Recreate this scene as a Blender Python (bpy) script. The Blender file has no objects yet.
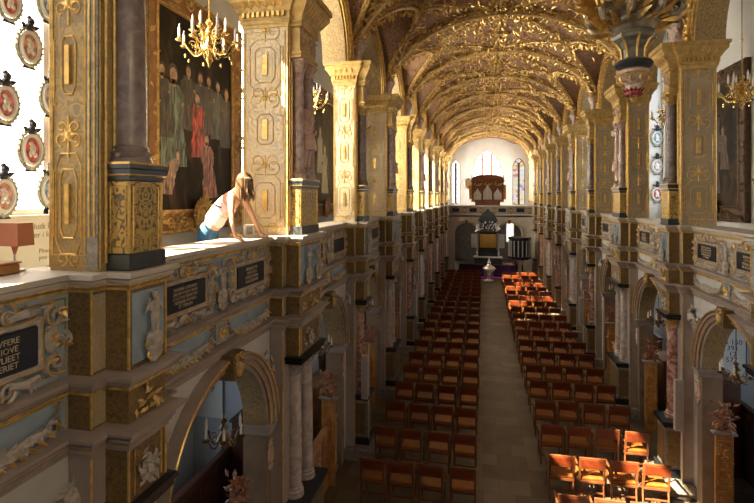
import bpy, bmesh, math, random
from mathutils import Vector, Matrix
R = math.radians; PI = math.pi; sin = math.sin; cos = math.cos
rnd = random.Random(7)
COL = bpy.context.scene.collection
SC = bpy.context.scene
# ---------------------------------------------------------------- layout
XL, XR = -3.0, 4.0            # faces of the two arcades
XC = 0.5
CAMZ = 5.8
YA, SP = 3.47, 3.79
def PY(k): return YA + SP * (k - 1)      # pier k, single columns when odd, pairs when even
def pair(k): return k % 2 == 0
def hs(k): return .61 if pair(k) else .36   # half widths of the two steps
def hp(k): return .47 if pair(k) else .22
SIDEW = {'left': "on the woman's side", 'right': 'facing the woman'}
ORD = ['zeroth','first','second','third','fourth','fifth','sixth','seventh','eighth','ninth','tenth','eleventh','twelfth',
       'thirteenth','fourteenth','fifteenth','sixteenth','seventeenth','eighteenth','nineteenth','twentieth']
# ---------------------------------------------------------------- mesh builder
class MB:
    def __init__(s): s.v = []; s.f = []
    def add(s, vs, fs):
        o = len(s.v); s.v += [tuple(p) for p in vs]; s.f += [tuple(i + o for i in f) for f in fs]
    def box(s, x0, x1, y0, y1, z0, z1):
        s.add([(x0,y0,z0),(x1,y0,z0),(x1,y1,z0),(x0,y1,z0),(x0,y0,z1),(x1,y0,z1),(x1,y1,z1),(x0,y1,z1)],
              [(0,3,2,1),(4,5,6,7),(0,1,5,4),(1,2,6,5),(2,3,7,6),(3,0,4,7)])
    def cbox(s, x0, x1, y0, y1, z0, z1, c=.01):
        # box with its upper and lower rims chamfered
        vs = []
        for z, d in ((z0, c), (z0 + c, 0), (z1 - c, 0), (z1, c)):
            vs += [(x0+d,y0+d,z),(x1-d,y0+d,z),(x1-d,y1-d,z),(x0+d,y1-d,z)]
        fs = [(0,3,2,1),(12,13,14,15)]
        for r in range(3):
            for i in range(4):
                j = (i+1) % 4; fs.append((r*4+i, r*4+j, r*4+4+j, r*4+4+i))
        s.add(vs, fs)
    def tube(s, pts, r, n=6, cap=True):
        pts = [Vector(p) for p in pts]; m = len(pts)
        rr = r if isinstance(r, (list, tuple)) else [r] * m
        vs = []; prev = None
        for i, p in enumerate(pts):
            t = (pts[min(i+1, m-1)] - pts[max(i-1, 0)])
            if t.length < 1e-9: t = Vector((0,0,1))
            t.normalize()
            if prev is None:
                a = Vector((0,0,1)) if abs(t.z) < .9 else Vector((1,0,0))
                u = t.cross(a).normalized()
            else:
                u = prev - t * prev.dot(t)
                if u.length < 1e-6: u = t.orthogonal()
                u.normalize()
            prev = u; w = t.cross(u)
            for k in range(n):
                a = 2*PI*k/n; vs.append(p + (u*cos(a) + w*sin(a)) * rr[i])
        fs = [(i*n+k, i*n+(k+1)%n, (i+1)*n+(k+1)%n, (i+1)*n+k) for i in range(m-1) for k in range(n)]
        if cap: fs += [tuple(range(n))[::-1], tuple((m-1)*n + k for k in range(n))]
        s.add(vs, fs)
    def lathe(s, prof, c=(0,0,0), n=12):
        vs = []; m = len(prof)
        for r, z in prof:
            for k in range(n):
                a = 2*PI*k/n; vs.append((c[0]+r*cos(a), c[1]+r*sin(a), c[2]+z))
        fs = [(i*n+k, i*n+(k+1)%n, (i+1)*n+(k+1)%n, (i+1)*n+k) for i in range(m-1) for k in range(n)]
        fs += [tuple(range(n))[::-1], tuple((m-1)*n + k for k in range(n))]
        s.add(vs, fs)
    def ell(s, c, r, rot=None, n=8, m=6):
        c = Vector(c); vs = []
        if not isinstance(r, (tuple, list)): r = (r, r, r)
        for i in range(1, m):
            th = PI*i/m
            for k in range(n):
                a = 2*PI*k/n
                p = Vector((r[0]*sin(th)*cos(a), r[1]*sin(th)*sin(a), r[2]*cos(th)))
                vs.append(c + (rot @ p if rot else p))
        for sg in (1, -1):
            p = Vector((0,0,r[2]*sg)); vs.append(c + (rot @ p if rot else p))
        fs = [(i*n+k, (i+1)*n+k, (i+1)*n+(k+1)%n, i*n+(k+1)%n) for i in range(m-2) for k in range(n)]
        T = (m-1)*n; B = T+1
        fs += [(T, k, (k+1)%n) for k in range(n)] + [(B, (m-2)*n+(k+1)%n, (m-2)*n+k) for k in range(n)]
        s.add(vs, fs)
    def limb(s, a, b, r0, r1, n=7):
        a = Vector(a); b = Vector(b)
        s.tube([a, a.lerp(b,.3), a.lerp(b,.7), b], [r0*.8, r0*1.08, (r0+r1)*.5, r1*.9], n)
    def leaf(s, base, tip, nrm, w, bulge=.4):
        base = Vector(base); tip = Vector(tip); d = tip - base; nrm = Vector(nrm)
        sd = d.cross(nrm)
        if sd.length < 1e-9: sd = d.orthogonal()
        sd = sd.normalized() * w; n = nrm.normalized() * d.length
        m = base + d*.45
        vs = [base, m + sd + n*.05, tip + n*.12, m - sd + n*.05, m + n*bulge*.5, m - n*.08]
        s.add(vs, [(0,1,4),(1,2,4),(2,3,4),(3,0,4),(0,5,1),(1,5,2),(2,5,3),(3,5,0)])
    def prism(s, poly, axis, t0, t1):
        # poly in the two other axes, extruded along axis index
        def mk(p, t):
            if axis == 0: return (t, p[0], p[1])
            if axis == 1: return (p[0], t, p[1])
            return (p[0], p[1], t)
        n = len(poly)
        s.add([mk(p, t0) for p in poly] + [mk(p, t1) for p in poly],
              [tuple(range(n))[::-1], tuple(range(n, 2*n))] + [(i, (i+1)%n, n+(i+1)%n, n+i) for i in range(n)])
    def grid(s, rows):
        n = len(rows[0]); vs = [p for r in rows for p in r]
        s.add(vs, [(i*n+k, i*n+k+1, (i+1)*n+k+1, (i+1)*n+k) for i in range(len(rows)-1) for k in range(n-1)])
    def merge(s, o, M):
        s.add([M @ Vector(p) for p in o.v], o.f)
    def build(s, name, mat, parent=None, smooth=True, angle=38, fix=True):
        me = bpy.data.meshes.new(name); me.from_pydata(s.v, [], s.f)
        if fix:
            b = bmesh.new(); b.from_mesh(me); bmesh.ops.recalc_face_normals(b, faces=b.faces); b.to_mesh(me); b.free()
        if smooth:
            me.polygons.foreach_set('use_smooth', [True]*len(me.polygons)); me.set_sharp_from_angle(angle=R(angle))
        me.materials.append(mat); me.update()
        o = bpy.data.objects.new(name, me); COL.objects.link(o)
        if parent: o.parent = parent
        return o
def tag(o, label=None, cat=None, group=None, kind=None):
    if label: o['label'] = label
    if cat: o['category'] = cat
    if group: o['group'] = group
    if kind: o['kind'] = kind
    return o
def empty(name, loc=(0,0,0), rz=0):
    o = bpy.data.objects.new(name, None); COL.objects.link(o); o.location = loc; o.rotation_euler = (0,0,rz)
    o.empty_display_size = .2; return o
def copy_tree(o, parent=None):
    c = o.copy(); COL.objects.link(c)
    if parent: c.parent = parent
    for ch in list(o.children):
        if not ch.name.startswith('lettering'): copy_tree(ch, c)
    return c
class _All:
    def __contains__(s, x): return True
done_children = _All()
CACHE = {}
def inst(key, builder, name, label, cat, group=None, loc=(0,0,0), rz=0):
    if key in CACHE: o = copy_tree(CACHE[key]); o.name = name
    else: o = builder(name); CACHE[key] = o
    for k in ('label','category','group','kind'):
        if k in o: del o[k]
    o.location = loc; o.rotation_euler = (0,0,rz)
    return tag(o, label, cat, group)
def at(side, y, z, q=0):          # wall frame: +x points into the nave, q goes away from it
    return ((XL - q, y, z), 0) if side == 'left' else ((XR + q, y, z), PI)
def struct(mb, name, mat, smooth=False, **k):
    return tag(mb.build(name, mat, None, smooth, **k), kind='structure')
def fix_mesh(o, name, parent=None):
    # evaluated copy of a modifier stack / text as a plain mesh object
    dg = bpy.context.evaluated_depsgraph_get(); dg.update()
    me = bpy.data.meshes.new_from_object(o.evaluated_get(dg)); 
    mats = [m for m in o.data.materials]
    n = bpy.data.objects.new(name, me); COL.objects.link(n)
    bpy.data.objects.remove(o)
    if parent: n.parent = parent
    return n
def text_obj(body, size, mat, name, parent=None, loc=(0,0,0), rot=(PI/2,0,PI/2), ext=.002, align='CENTER', spacing=1.0):
    cu = bpy.data.curves.new(name, 'FONT'); cu.body = body; cu.size = size; cu.align_x = align; cu.align_y = 'CENTER'
    cu.extrude = ext; cu.resolution_u = 2; cu.space_line = spacing; cu.materials.append(mat)
    o = bpy.data.objects.new(name, cu); COL.objects.link(o)
    n = fix_mesh(o, name, parent); n.location = loc; n.rotation_euler = rot
    return n
# ---------------------------------------------------------------- materials
def nm(name):
    m = bpy.data.materials.new(name); m.use_nodes = True; nt = m.node_tree
    return m, nt, nt.nodes['Principled BSDF']
def N(nt, t, **k):
    n = nt.nodes.new(t)
    for a, b in k.items():
        if a in n.inputs: n.inputs[a].default_value = b
        else: setattr(n, a, b)
    return n
def ramp(nt, stops, mode='LINEAR'):
    n = nt.nodes.new('ShaderNodeValToRGB'); cr = n.color_ramp; cr.interpolation = mode
    while len(cr.elements) < len(stops): cr.elements.new(.5)
    for e, (p, c) in zip(cr.elements, stops):
        e.position = p; e.color = (*c, 1) if len(c) == 3 else c
    return n
def plain(name, c, rough=.6, metal=0, var=.18, scale=6, spec=.4, bump=0):
    m, nt, b = nm(name)
    b.inputs['Roughness'].default_value = rough; b.inputs['Metallic'].default_value = metal
    b.inputs['Specular IOR Level'].default_value = spec
    tc = N(nt, 'ShaderNodeTexCoord'); no = N(nt, 'ShaderNodeTexNoise', Scale=scale, Detail=4)
    nt.links.new(tc.outputs['Object'], no.inputs['Vector'])
    r = ramp(nt, [(.3, tuple(x*(1-var) for x in c)), (.7, tuple(min(1, x*(1+var)) for x in c))])
    nt.links.new(no.outputs['Fac'], r.inputs['Fac']); nt.links.new(r.outputs['Color'], b.inputs['Base Color'])
    if bump:
        bp = N(nt, 'ShaderNodeBump', Strength=bump, Distance=.02)
        nt.links.new(no.outputs['Fac'], bp.inputs['Height']); nt.links.new(bp.outputs['Normal'], b.inputs['Normal'])
    return m
def arab(name, base, gold, scale=7, lo=.42, hi=.5, freq=5, sym=True, metal=.35, bump=.5):
    # vine-like arabesque: contour bands of a mirrored noise field
    m, nt, b = nm(name); b.inputs['Roughness'].default_value = .45
    tc = N(nt, 'ShaderNodeTexCoord'); L = nt.links.new
    vec = tc.outputs['Object']
    if sym:
        sp = N(nt, 'ShaderNodeSeparateXYZ'); L(vec, sp.inputs[0]); cb = N(nt, 'ShaderNodeCombineXYZ')
        for a in 'XY':
            ab = N(nt, 'ShaderNodeMath', operation='ABSOLUTE'); L(sp.outputs[a], ab.inputs[0]); L(ab.outputs[0], cb.inputs[a])
        L(sp.outputs['Z'], cb.inputs['Z']); vec = cb.outputs[0]
    no = N(nt, 'ShaderNodeTexNoise', Scale=scale, Detail=1.5); L(vec, no.inputs['Vector'])
    mu = N(nt, 'ShaderNodeMath', operation='MULTIPLY'); mu.inputs[1].default_value = freq; L(no.outputs['Fac'], mu.inputs[0])
    fr = N(nt, 'ShaderNodeMath', operation='PINGPONG'); fr.inputs[1].default_value = .5; L(mu.outputs[0], fr.inputs[0])
    r = ramp(nt, [(lo*.5, (0,0,0)), (hi*.5, (1,1,1))]); L(fr.outputs[0], r.inputs['Fac'])
    n2 = N(nt, 'ShaderNodeTexNoise', Scale=3, Detail=3); L(tc.outputs['Object'], n2.inputs['Vector'])
    r2 = ramp(nt, [(.3, tuple(x*.8 for x in base)), (.7, tuple(min(1,x*1.15) for x in base))]); L(n2.outputs['Fac'], r2.inputs['Fac'])
    mx = N(nt, 'ShaderNodeMix', data_type='RGBA'); L(r.outputs['Color'], mx.inputs['Factor']); L(r2.outputs['Color'], mx.inputs['A'])
    mx.inputs['B'].default_value = (*gold, 1); L(mx.outputs['Result'], b.inputs['Base Color'])
    mm = N(nt, 'ShaderNodeMath', operation='MULTIPLY'); mm.inputs[1].default_value = metal
    L(r.outputs['Color'], mm.inputs[0]); L(mm.outputs[0], b.inputs['Metallic'])
    bp = N(nt, 'ShaderNodeBump', Strength=bump, Distance=.012); L(r.outputs['Color'], bp.inputs['Height']); L(bp.outputs['Normal'], b.inputs['Normal'])
    return m
def marble(name, a, c, scale=3, rough=.25):
    m, nt, b = nm(name); b.inputs['Roughness'].default_value = rough; L = nt.links.new
    tc = N(nt, 'ShaderNodeTexCoord'); no = N(nt, 'ShaderNodeTexNoise', Scale=scale, Detail=8, Distortion=1.6); L(tc.outputs['Object'], no.inputs['Vector'])
    r = ramp(nt, [(.35, a), (.5, tuple((x+y)/2 for x, y in zip(a, c))), (.62, c)]); L(no.outputs['Fac'], r.inputs['Fac']); L(r.outputs['Color'], b.inputs['Base Color'])
    return m
def emit(name, c, s):
    m, nt, b = nm(name); nt.nodes.remove(b); e = N(nt, 'ShaderNodeEmission', Strength=s); e.inputs['Color'].default_value = (*c, 1)
    nt.links.new(e.outputs[0], nt.nodes['Material Output'].inputs['Surface']); return m
M = {}
M['gold'] = plain('gilding', (.74,.48,.15), .34, .7, .3, 14)
M['gold_matte'] = plain('matte gilding', (.56,.37,.13), .45, .35, .4, 14)
M['stone'] = plain('beige painted stone', (.42,.34,.22), .55, 0, .12, 2.5)
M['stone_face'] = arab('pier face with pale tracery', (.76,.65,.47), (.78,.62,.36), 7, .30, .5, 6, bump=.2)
M['stone_gold'] = arab('pier face darkened against sun', (.30,.215,.10), (.42,.29,.11), 9, .30, .5, 6, bump=.2)  # first pier's face, darkened to offset the sun falling on it
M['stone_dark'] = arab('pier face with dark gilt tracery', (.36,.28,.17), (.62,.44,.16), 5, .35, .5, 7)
M['stone_brown'] = arab('brown gilded stone', (.13,.085,.045), (.24,.15,.05), 13, .30, .5, 6, bump=.25)
M['ped'] = arab('pedestal arabesque', (.14,.11,.07), (.56,.38,.11), 10, .22, .40, 6)
M['ped_block'] = arab('block arabesque', (.40,.37,.34), (.50,.34,.13), 16, .32, .45, 6)
M['cornice'] = plain('rosy grey cornice stone', (.33,.27,.235), .5, 0, .12, 4)
M['ledge'] = plain('pale parapet ledge', (.52,.46,.39), .45, 0, .1, 3)
M['crestw'] = plain('painted carved crest', (.34,.15,.08), .45, .15, .6, 18)
M['oak_sunlit'] = plain('sunlit oak tone', (.48,.22,.06), .42, 0, .3, 6, bump=.2)  # sunlight on the bench ends put into the oak colour
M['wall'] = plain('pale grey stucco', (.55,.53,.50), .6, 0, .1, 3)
M['blue'] = plain('stucco ground tinted by cool shade', (.27,.34,.40), .6, 0, .15, 5)  # bluish cast of cool shade put into the stucco colour
M['relief'] = plain('carved pale stone', (.42,.37,.32), .55, 0, .25, 16)
M['relief_warm'] = plain('tinted carved stone', (.58,.42,.34), .55, 0, .3, 16)
M['black'] = plain('black slate', (.012,.013,.018), .3, 0, .2, 4)
M['dark'] = plain('dark grey marble', (.04,.045,.05), .3, 0, .25, 6)
M['letter'] = plain('gilt lettering', (.55,.45,.30), .5, .2, .1, 5)
M['white'] = plain('white plaster', (.80,.79,.76), .7, 0, .05, 2)
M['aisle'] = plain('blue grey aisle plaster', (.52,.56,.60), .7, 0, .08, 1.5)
M['porph'] = marble('rosy brown marble', (.30,.20,.17), (.50,.38,.33), 5)
M['purple'] = marble('purple grey marble', (.16,.12,.115), (.27,.21,.19), 5)
M['redm'] = marble('red mottled marble', (.20,.07,.05), (.55,.36,.30), 6)
M['palem'] = marble('pale pink marble', (.36,.29,.26), (.54,.46,.42), 4)
M['speck'] = marble('speckled grey marble', (.14,.13,.115), (.32,.29,.25), 14, .35)
M['leather'] = plain('red brown leather', (.15,.026,.006), .42, 0, .25, 9, .5)
M['seatl'] = plain('leather seat with top light', (.25,.074,.012), .42, 0, .2, 9, .5)  # same leather as the backs, light from above put into its colour
M['chairwood'] = plain('chair wood', (.15,.05,.018), .4, 0, .25, 7)
M['wood'] = plain('carved oak', (.36,.17,.06), .42, 0, .3, 5, bump=.2)
M['mahog'] = plain('dark mahogany', (.075,.028,.018), .3, 0, .3, 4)
M['organw'] = plain('organ case wood', (.16,.06,.025), .4, 0, .3, 5)
M['iron'] = plain('grey painted metal', (.55,.54,.52), .4, .3, .05, 5)
M['spk'] = plain('grey loudspeaker', (.46,.42,.38), .6, 0, .05, 5)
M['oldbrass'] = plain('tarnished brass', (.20,.13,.06), .35, .7, .3, 20)
M['frame_dark'] = plain('dark carved frame', (.12,.065,.03), .45, .1, .4, 14)
M['brass'] = plain('brass', (.78,.56,.20), .25, .8, .2, 20)
M['candle'] = plain('candle wax', (.85,.80,.72), .5, 0, .04, 9)
M['skin'] = plain('skin', (.62,.36,.25), .5, 0, .05, 8)
M['top'] = plain('pale pink cotton', (.86,.68,.70), .8, 0, .05, 8)
M['denim'] = plain('blue denim', (.035,.12,.27), .8, 0, .35, 30)
M['hair'] = plain('brown blonde hair', (.11,.06,.03), .45, 0, .5, 22)
M['terra'] = plain('terracotta shade', (.42,.16,.09), .7, 0, .08, 4)
M['purplecloth'] = plain('purple cloth', (.05,.015,.09), .8, 0, .2, 5)
M['silver'] = plain('silver', (.75,.74,.72), .3, .6, .15, 14)
M['pane_r'] = None
def canvas_mat(name, seed, warm=1.0):
    # dark brown oil painting: soft figure-like patches of green, red, ochre and flesh
    m, nt, b = nm(name); L = nt.links.new; b.inputs['Roughness'].default_value = .6; b.inputs['Specular IOR Level'].default_value = .2
    tc = N(nt, 'ShaderNodeTexCoord'); mp = N(nt, 'ShaderNodeMapping'); mp.inputs['Location'].default_value = (seed, seed*1.7, seed*.6)
    mp.inputs['Scale'].default_value = (1, 1.6, .8); L(tc.outputs['Object'], mp.inputs['Vector'])
    no = N(nt, 'ShaderNodeTexNoise', Scale=2.2, Detail=5, Distortion=.8); L(mp.outputs[0], no.inputs['Vector'])
    r = ramp(nt, [(.30,(.010,.008,.006)),(.48,(.022,.016,.010)),(.56,(.04,.026,.015)),(.64,(.075,.048,.026)),(.75,(.03,.024,.014))])
    L(no.outputs['Fac'], r.inputs['Fac']); L(r.outputs['Color'], b.inputs['Base Color'])
    return m
def vault_mat():
    m, nt, b = nm('painted vault plaster'); L = nt.links.new; b.inputs['Roughness'].default_value = .6
    tc = N(nt, 'ShaderNodeTexCoord')
    no = N(nt, 'ShaderNodeTexNoise', Scale=3.2, Detail=3, Distortion=2.5); L(tc.outputs['Object'], no.inputs['Vector'])
    mu = N(nt, 'ShaderNodeMath', operation='MULTIPLY'); mu.inputs[1].default_value = 6; L(no.outputs['Fac'], mu.inputs[0])
    fr = N(nt, 'ShaderNodeMath', operation='PINGPONG'); fr.inputs[1].default_value = .5; L(mu.outputs[0], fr.inputs[0])
    r = ramp(nt, [(.0,(.16,.05,.025)),(.10,(.28,.11,.05)),(.2,(.46,.28,.18)),(.36,(.48,.30,.20)),(.44,(.34,.21,.07)),(.5,(.22,.13,.04))]); L(fr.outputs[0], r.inputs['Fac'])
    L(r.outputs['Color'], b.inputs['Base Color'])
    bp = N(nt, 'ShaderNodeBump', Strength=.4, Distance=.03); L(fr.outputs[0], bp.inputs['Height']); L(bp.outputs['Normal'], b.inputs['Normal'])
    return m
M['vault'] = vault_mat()
def floor_mat():
    m, nt, b = nm('worn stone tiles'); L = nt.links.new; b.inputs['Roughness'].default_value = .5
    tc = N(nt, 'ShaderNodeTexCoord'); mp = N(nt, 'ShaderNodeMapping'); mp.inputs['Scale'].default_value = (1,1,1); L(tc.outputs['Object'], mp.inputs['Vector'])
    br = N(nt, 'ShaderNodeTexBrick', Scale=1.0); br.inputs['Brick Width'].default_value = .62; br.inputs['Row Height'].default_value = .5
    br.inputs['Mortar Size'].default_value = .006; br.inputs['Bias'].default_value = -.1
    br.inputs['Color1'].default_value = (.165,.125,.085,1); br.inputs['Color2'].default_value = (.08,.054,.033,1); br.inputs['Mortar'].default_value = (.06,.05,.04,1)
    L(mp.outputs[0], br.inputs['Vector']); no = N(nt, 'ShaderNodeTexNoise', Scale=2.5, Detail=5); L(tc.outputs['Object'], no.inputs['Vector'])
    mx = N(nt, 'ShaderNodeMix', data_type='RGBA', blend_type='OVERLAY'); mx.inputs['Factor'].default_value = .45
    L(br.outputs['Color'], mx.inputs['A']); L(no.outputs['Fac'], mx.inputs['B']); L(mx.outputs['Result'], b.inputs['Base Color'])
    return m
M['floor'] = floor_mat()
# ================================================================ setting
Y0, YB, YE = -5.0, 39.6, 47.0       # back wall, front of the far gallery, end wall
QO, QL = 1.4, 2.2                   # depth of the upper galleries and of the lower aisles
ZG = 4.5                            # gallery floor
SIDES = (('left', XL, -1), ('right', XR, 1))
def X(side, q): return XL - q if side == 'left' else XR + q
f = MB(); f.box(XL - QL - .4, XR + QL + .4, Y0, YE + .4, -.2, 0); struct(f, 'floor', M['floor'])
WR = {'R': emit('unseen cool fill glass', (.86,.93,1), 6.0), 'E': emit('added fill glass by the end wall', (1,.93,.80), 24.0), 'W': emit('daylit pale glass', (1,.90,.72), 30.0), 'B': emit('daylit bluish glass', (.84,.92,1), 1.5),  # R and E serve panes added as fill
      'L': emit('dim daylit and fill glass', (.80,.90,1), 3.0)}
ARCH_R = 1.12; ARCH_S = 2.6         # lower arch
UP_R = 1.42; UP_S = 8.8              # gallery arch
def arch_panel(mb, side, y0, y1, yc, r, zs, zb, zt, q0, q1, n=20):
    # wall between y0..y1 and zb..zt pierced by an arch of radius r; springing zs; the opening reaches down to zb
    pts = [(yc + r*cos(PI*i/n), zs + r*sin(PI*i/n)) for i in range(n+1)]   # from +y to -y
    for q in (q0, q1):
        x = X(side, q); vs = []; fs = []
        def quad(*p):
            o = len(vs); vs.extend([(x, a, c) for a, c in p]); fs.append(tuple(range(o, o+len(p))))
        quad((y0,zb),(yc-r,zb),(yc-r,zs),(y0,zs)); quad((yc+r,zb),(y1,zb),(y1,zs),(yc+r,zs))
        quad((y0,zs),(yc-r,zs),(yc-r,zt),(y0,zt)); quad((yc+r,zs),(y1,zs),(y1,zt),(yc+r,zt))
        for i in range(n):
            a, c = pts[i], pts[i+1]; quad((a[0],a[1]),(a[0],zt),(c[0],zt),(c[0],c[1]))
        mb.add(vs, fs)
    loop = [(yc+r, zb)] + pts + [(yc-r, zb)]
    xa, xb = X(side,q0), X(side,q1)
    for i in range(len(loop)-1):
        a, c = loop[i], loop[i+1]
        mb.add([(xa,a[0],a[1]),(xb,a[0],a[1]),(xb,c[0],c[1]),(xa,c[0],c[1])],[(0,1,2,3)])
    mb.add([(xa,y0,zt),(xb,y0,zt),(xb,y1,zt),(xa,y1,zt)],[(0,1,2,3)])
# window holes of the upper outer walls: (y0, y1, z0, z1, kind); 'open' = clear glass to the sky
HOLES = {'left': [(.2,1.5,6.0,9.9,'open'), (2.6,4.38,5.62,9.95,'whitewall'), (4.46,5.62,6.2,9.9,'open'), (8.42,10.2,5.9,9.6,'W'),  # second opening: bright sky stands in for an overlit white wall
                  (15.6,17.9,5.8,9.7,'W'), (19.0,21.9,5.9,10.0,'open'), (22.9,25.7,5.9,10.0,'open'), (26.7,29.4,5.9,10.0,'open'),
                  (30.3,32.6,5.8,9.8,'W'), (34.2,36.6,5.8,9.8,'W'), (41.0,45.6,5.8,9.8,'E')],  # last pane added to brighten the end wall
         'right': [(14.5,16.6,5.5,9.9,'R'), (20.9,24.2,5.5,9.9,'R'), (26.0,27.2,5.6,9.8,'B'),  # R panes put out of sight to brighten the white cross walls
                   (28.6,30.6,5.8,9.8,'B'), (32.5,34.6,5.8,9.8,'B'), (36.4,38.4,5.8,9.8,'B'), (41.0,45.6,5.8,9.8,'E')]}  # E pane added as light for the end wall
LHOLES = {'left': [(4.9,7.0,1.2,3.9,'L'), (8.8,10.6,1.4,3.9,'L'), (12.4,14.4,1.6,3.9,'L'), (20.4,21.4,2.2,3.9,'L'), (28.4,29.4,2.2,3.9,'L'), (41.2,45.4,.6,3.3,'L')],  # mostly hidden panes, added to light the aisles and chancel
          'right': [(8.6,10.8,1.2,3.9,'L'), (19.2,21.4,2.2,4.0,'L'), (28.0,29.0,2.2,3.9,'L'), (14.0,14.9,2.2,3.9,'L'), (41.2,45.4,.6,3.3,'L')]}  # near and chancel panes likewise added as fill
def holed_wall(mb, xa, xb, y0, y1, zb, zt, holes):
    cur = y0
    for (a, b, c, d, k) in sorted(holes):
        if a > cur: mb.box(xa, xb, cur, a, zb, zt)
        mb.box(xa, xb, a, b, zb, c); mb.box(xa, xb, a, b, d, zt); cur = b
    mb.box(xa, xb, cur, y1, zb, zt)
wn = [0]
M['lead'] = plain('window lead', (.06,.055,.05), .6, 0, .1, 5)
def clear_glass():
    m, nt, b = nm('clear glass'); tr = N(nt, 'ShaderNodeBsdfTransparent'); gl = N(nt, 'ShaderNodeBsdfGlossy', Roughness=.05)
    mx = N(nt, 'ShaderNodeMixShader'); mx.inputs[0].default_value = .06
    nt.links.new(tr.outputs[0], mx.inputs[1]); nt.links.new(gl.outputs[0], mx.inputs[2]); nt.links.new(mx.outputs[0], nt.nodes['Material Output'].inputs['Surface'])
    nt.nodes.remove(b); return m
M['clear'] = clear_glass()
def window(side, xq, h):
    a, b, c, d, k = h; wn[0] += 1
    x = X(side, xq); s = -1 if side == 'left' else 1
    fr = MB(); x1 = x + s*.10
    for y in ((a+.03, b-.03) if k == 'whitewall' else (a+.03, (a+b)/2, b-.03)): fr.box(x1-.03, x1+.03, y-.03, y+.03, c, d)
    for z in (c+.03, d-.03): fr.box(x1-.03, x1+.03, a, b, z-.03, z+.03)
    w = struct(fr, 'window_%d' % wn[0], M['ledge'])
    ld = MB(); nz = 1 if k == 'whitewall' else int((d-c)/.22); ny = 1 if k == 'whitewall' else max(2, int((b-a)/.22))
    for i in range(1, nz): z = c+(d-c)*i/nz; ld.box(x1-.008, x1+.008, a, b, z-.007, z+.007)
    for i in range(1, ny): y = a+(b-a)*i/ny; ld.box(x1-.006, x1+.006, y-.005, y+.005, c, d)
    if k == 'open':
        pass
    if ld.v: ld.build('glazing_bars', M['lead'], w, False)
    p = MB(); p.box(x1+s*.02, x1+s*.03, a, b, c, d); p.build('pane', M['clear'] if k in ('open', 'whitewall') else WR[k], w, False)
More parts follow.
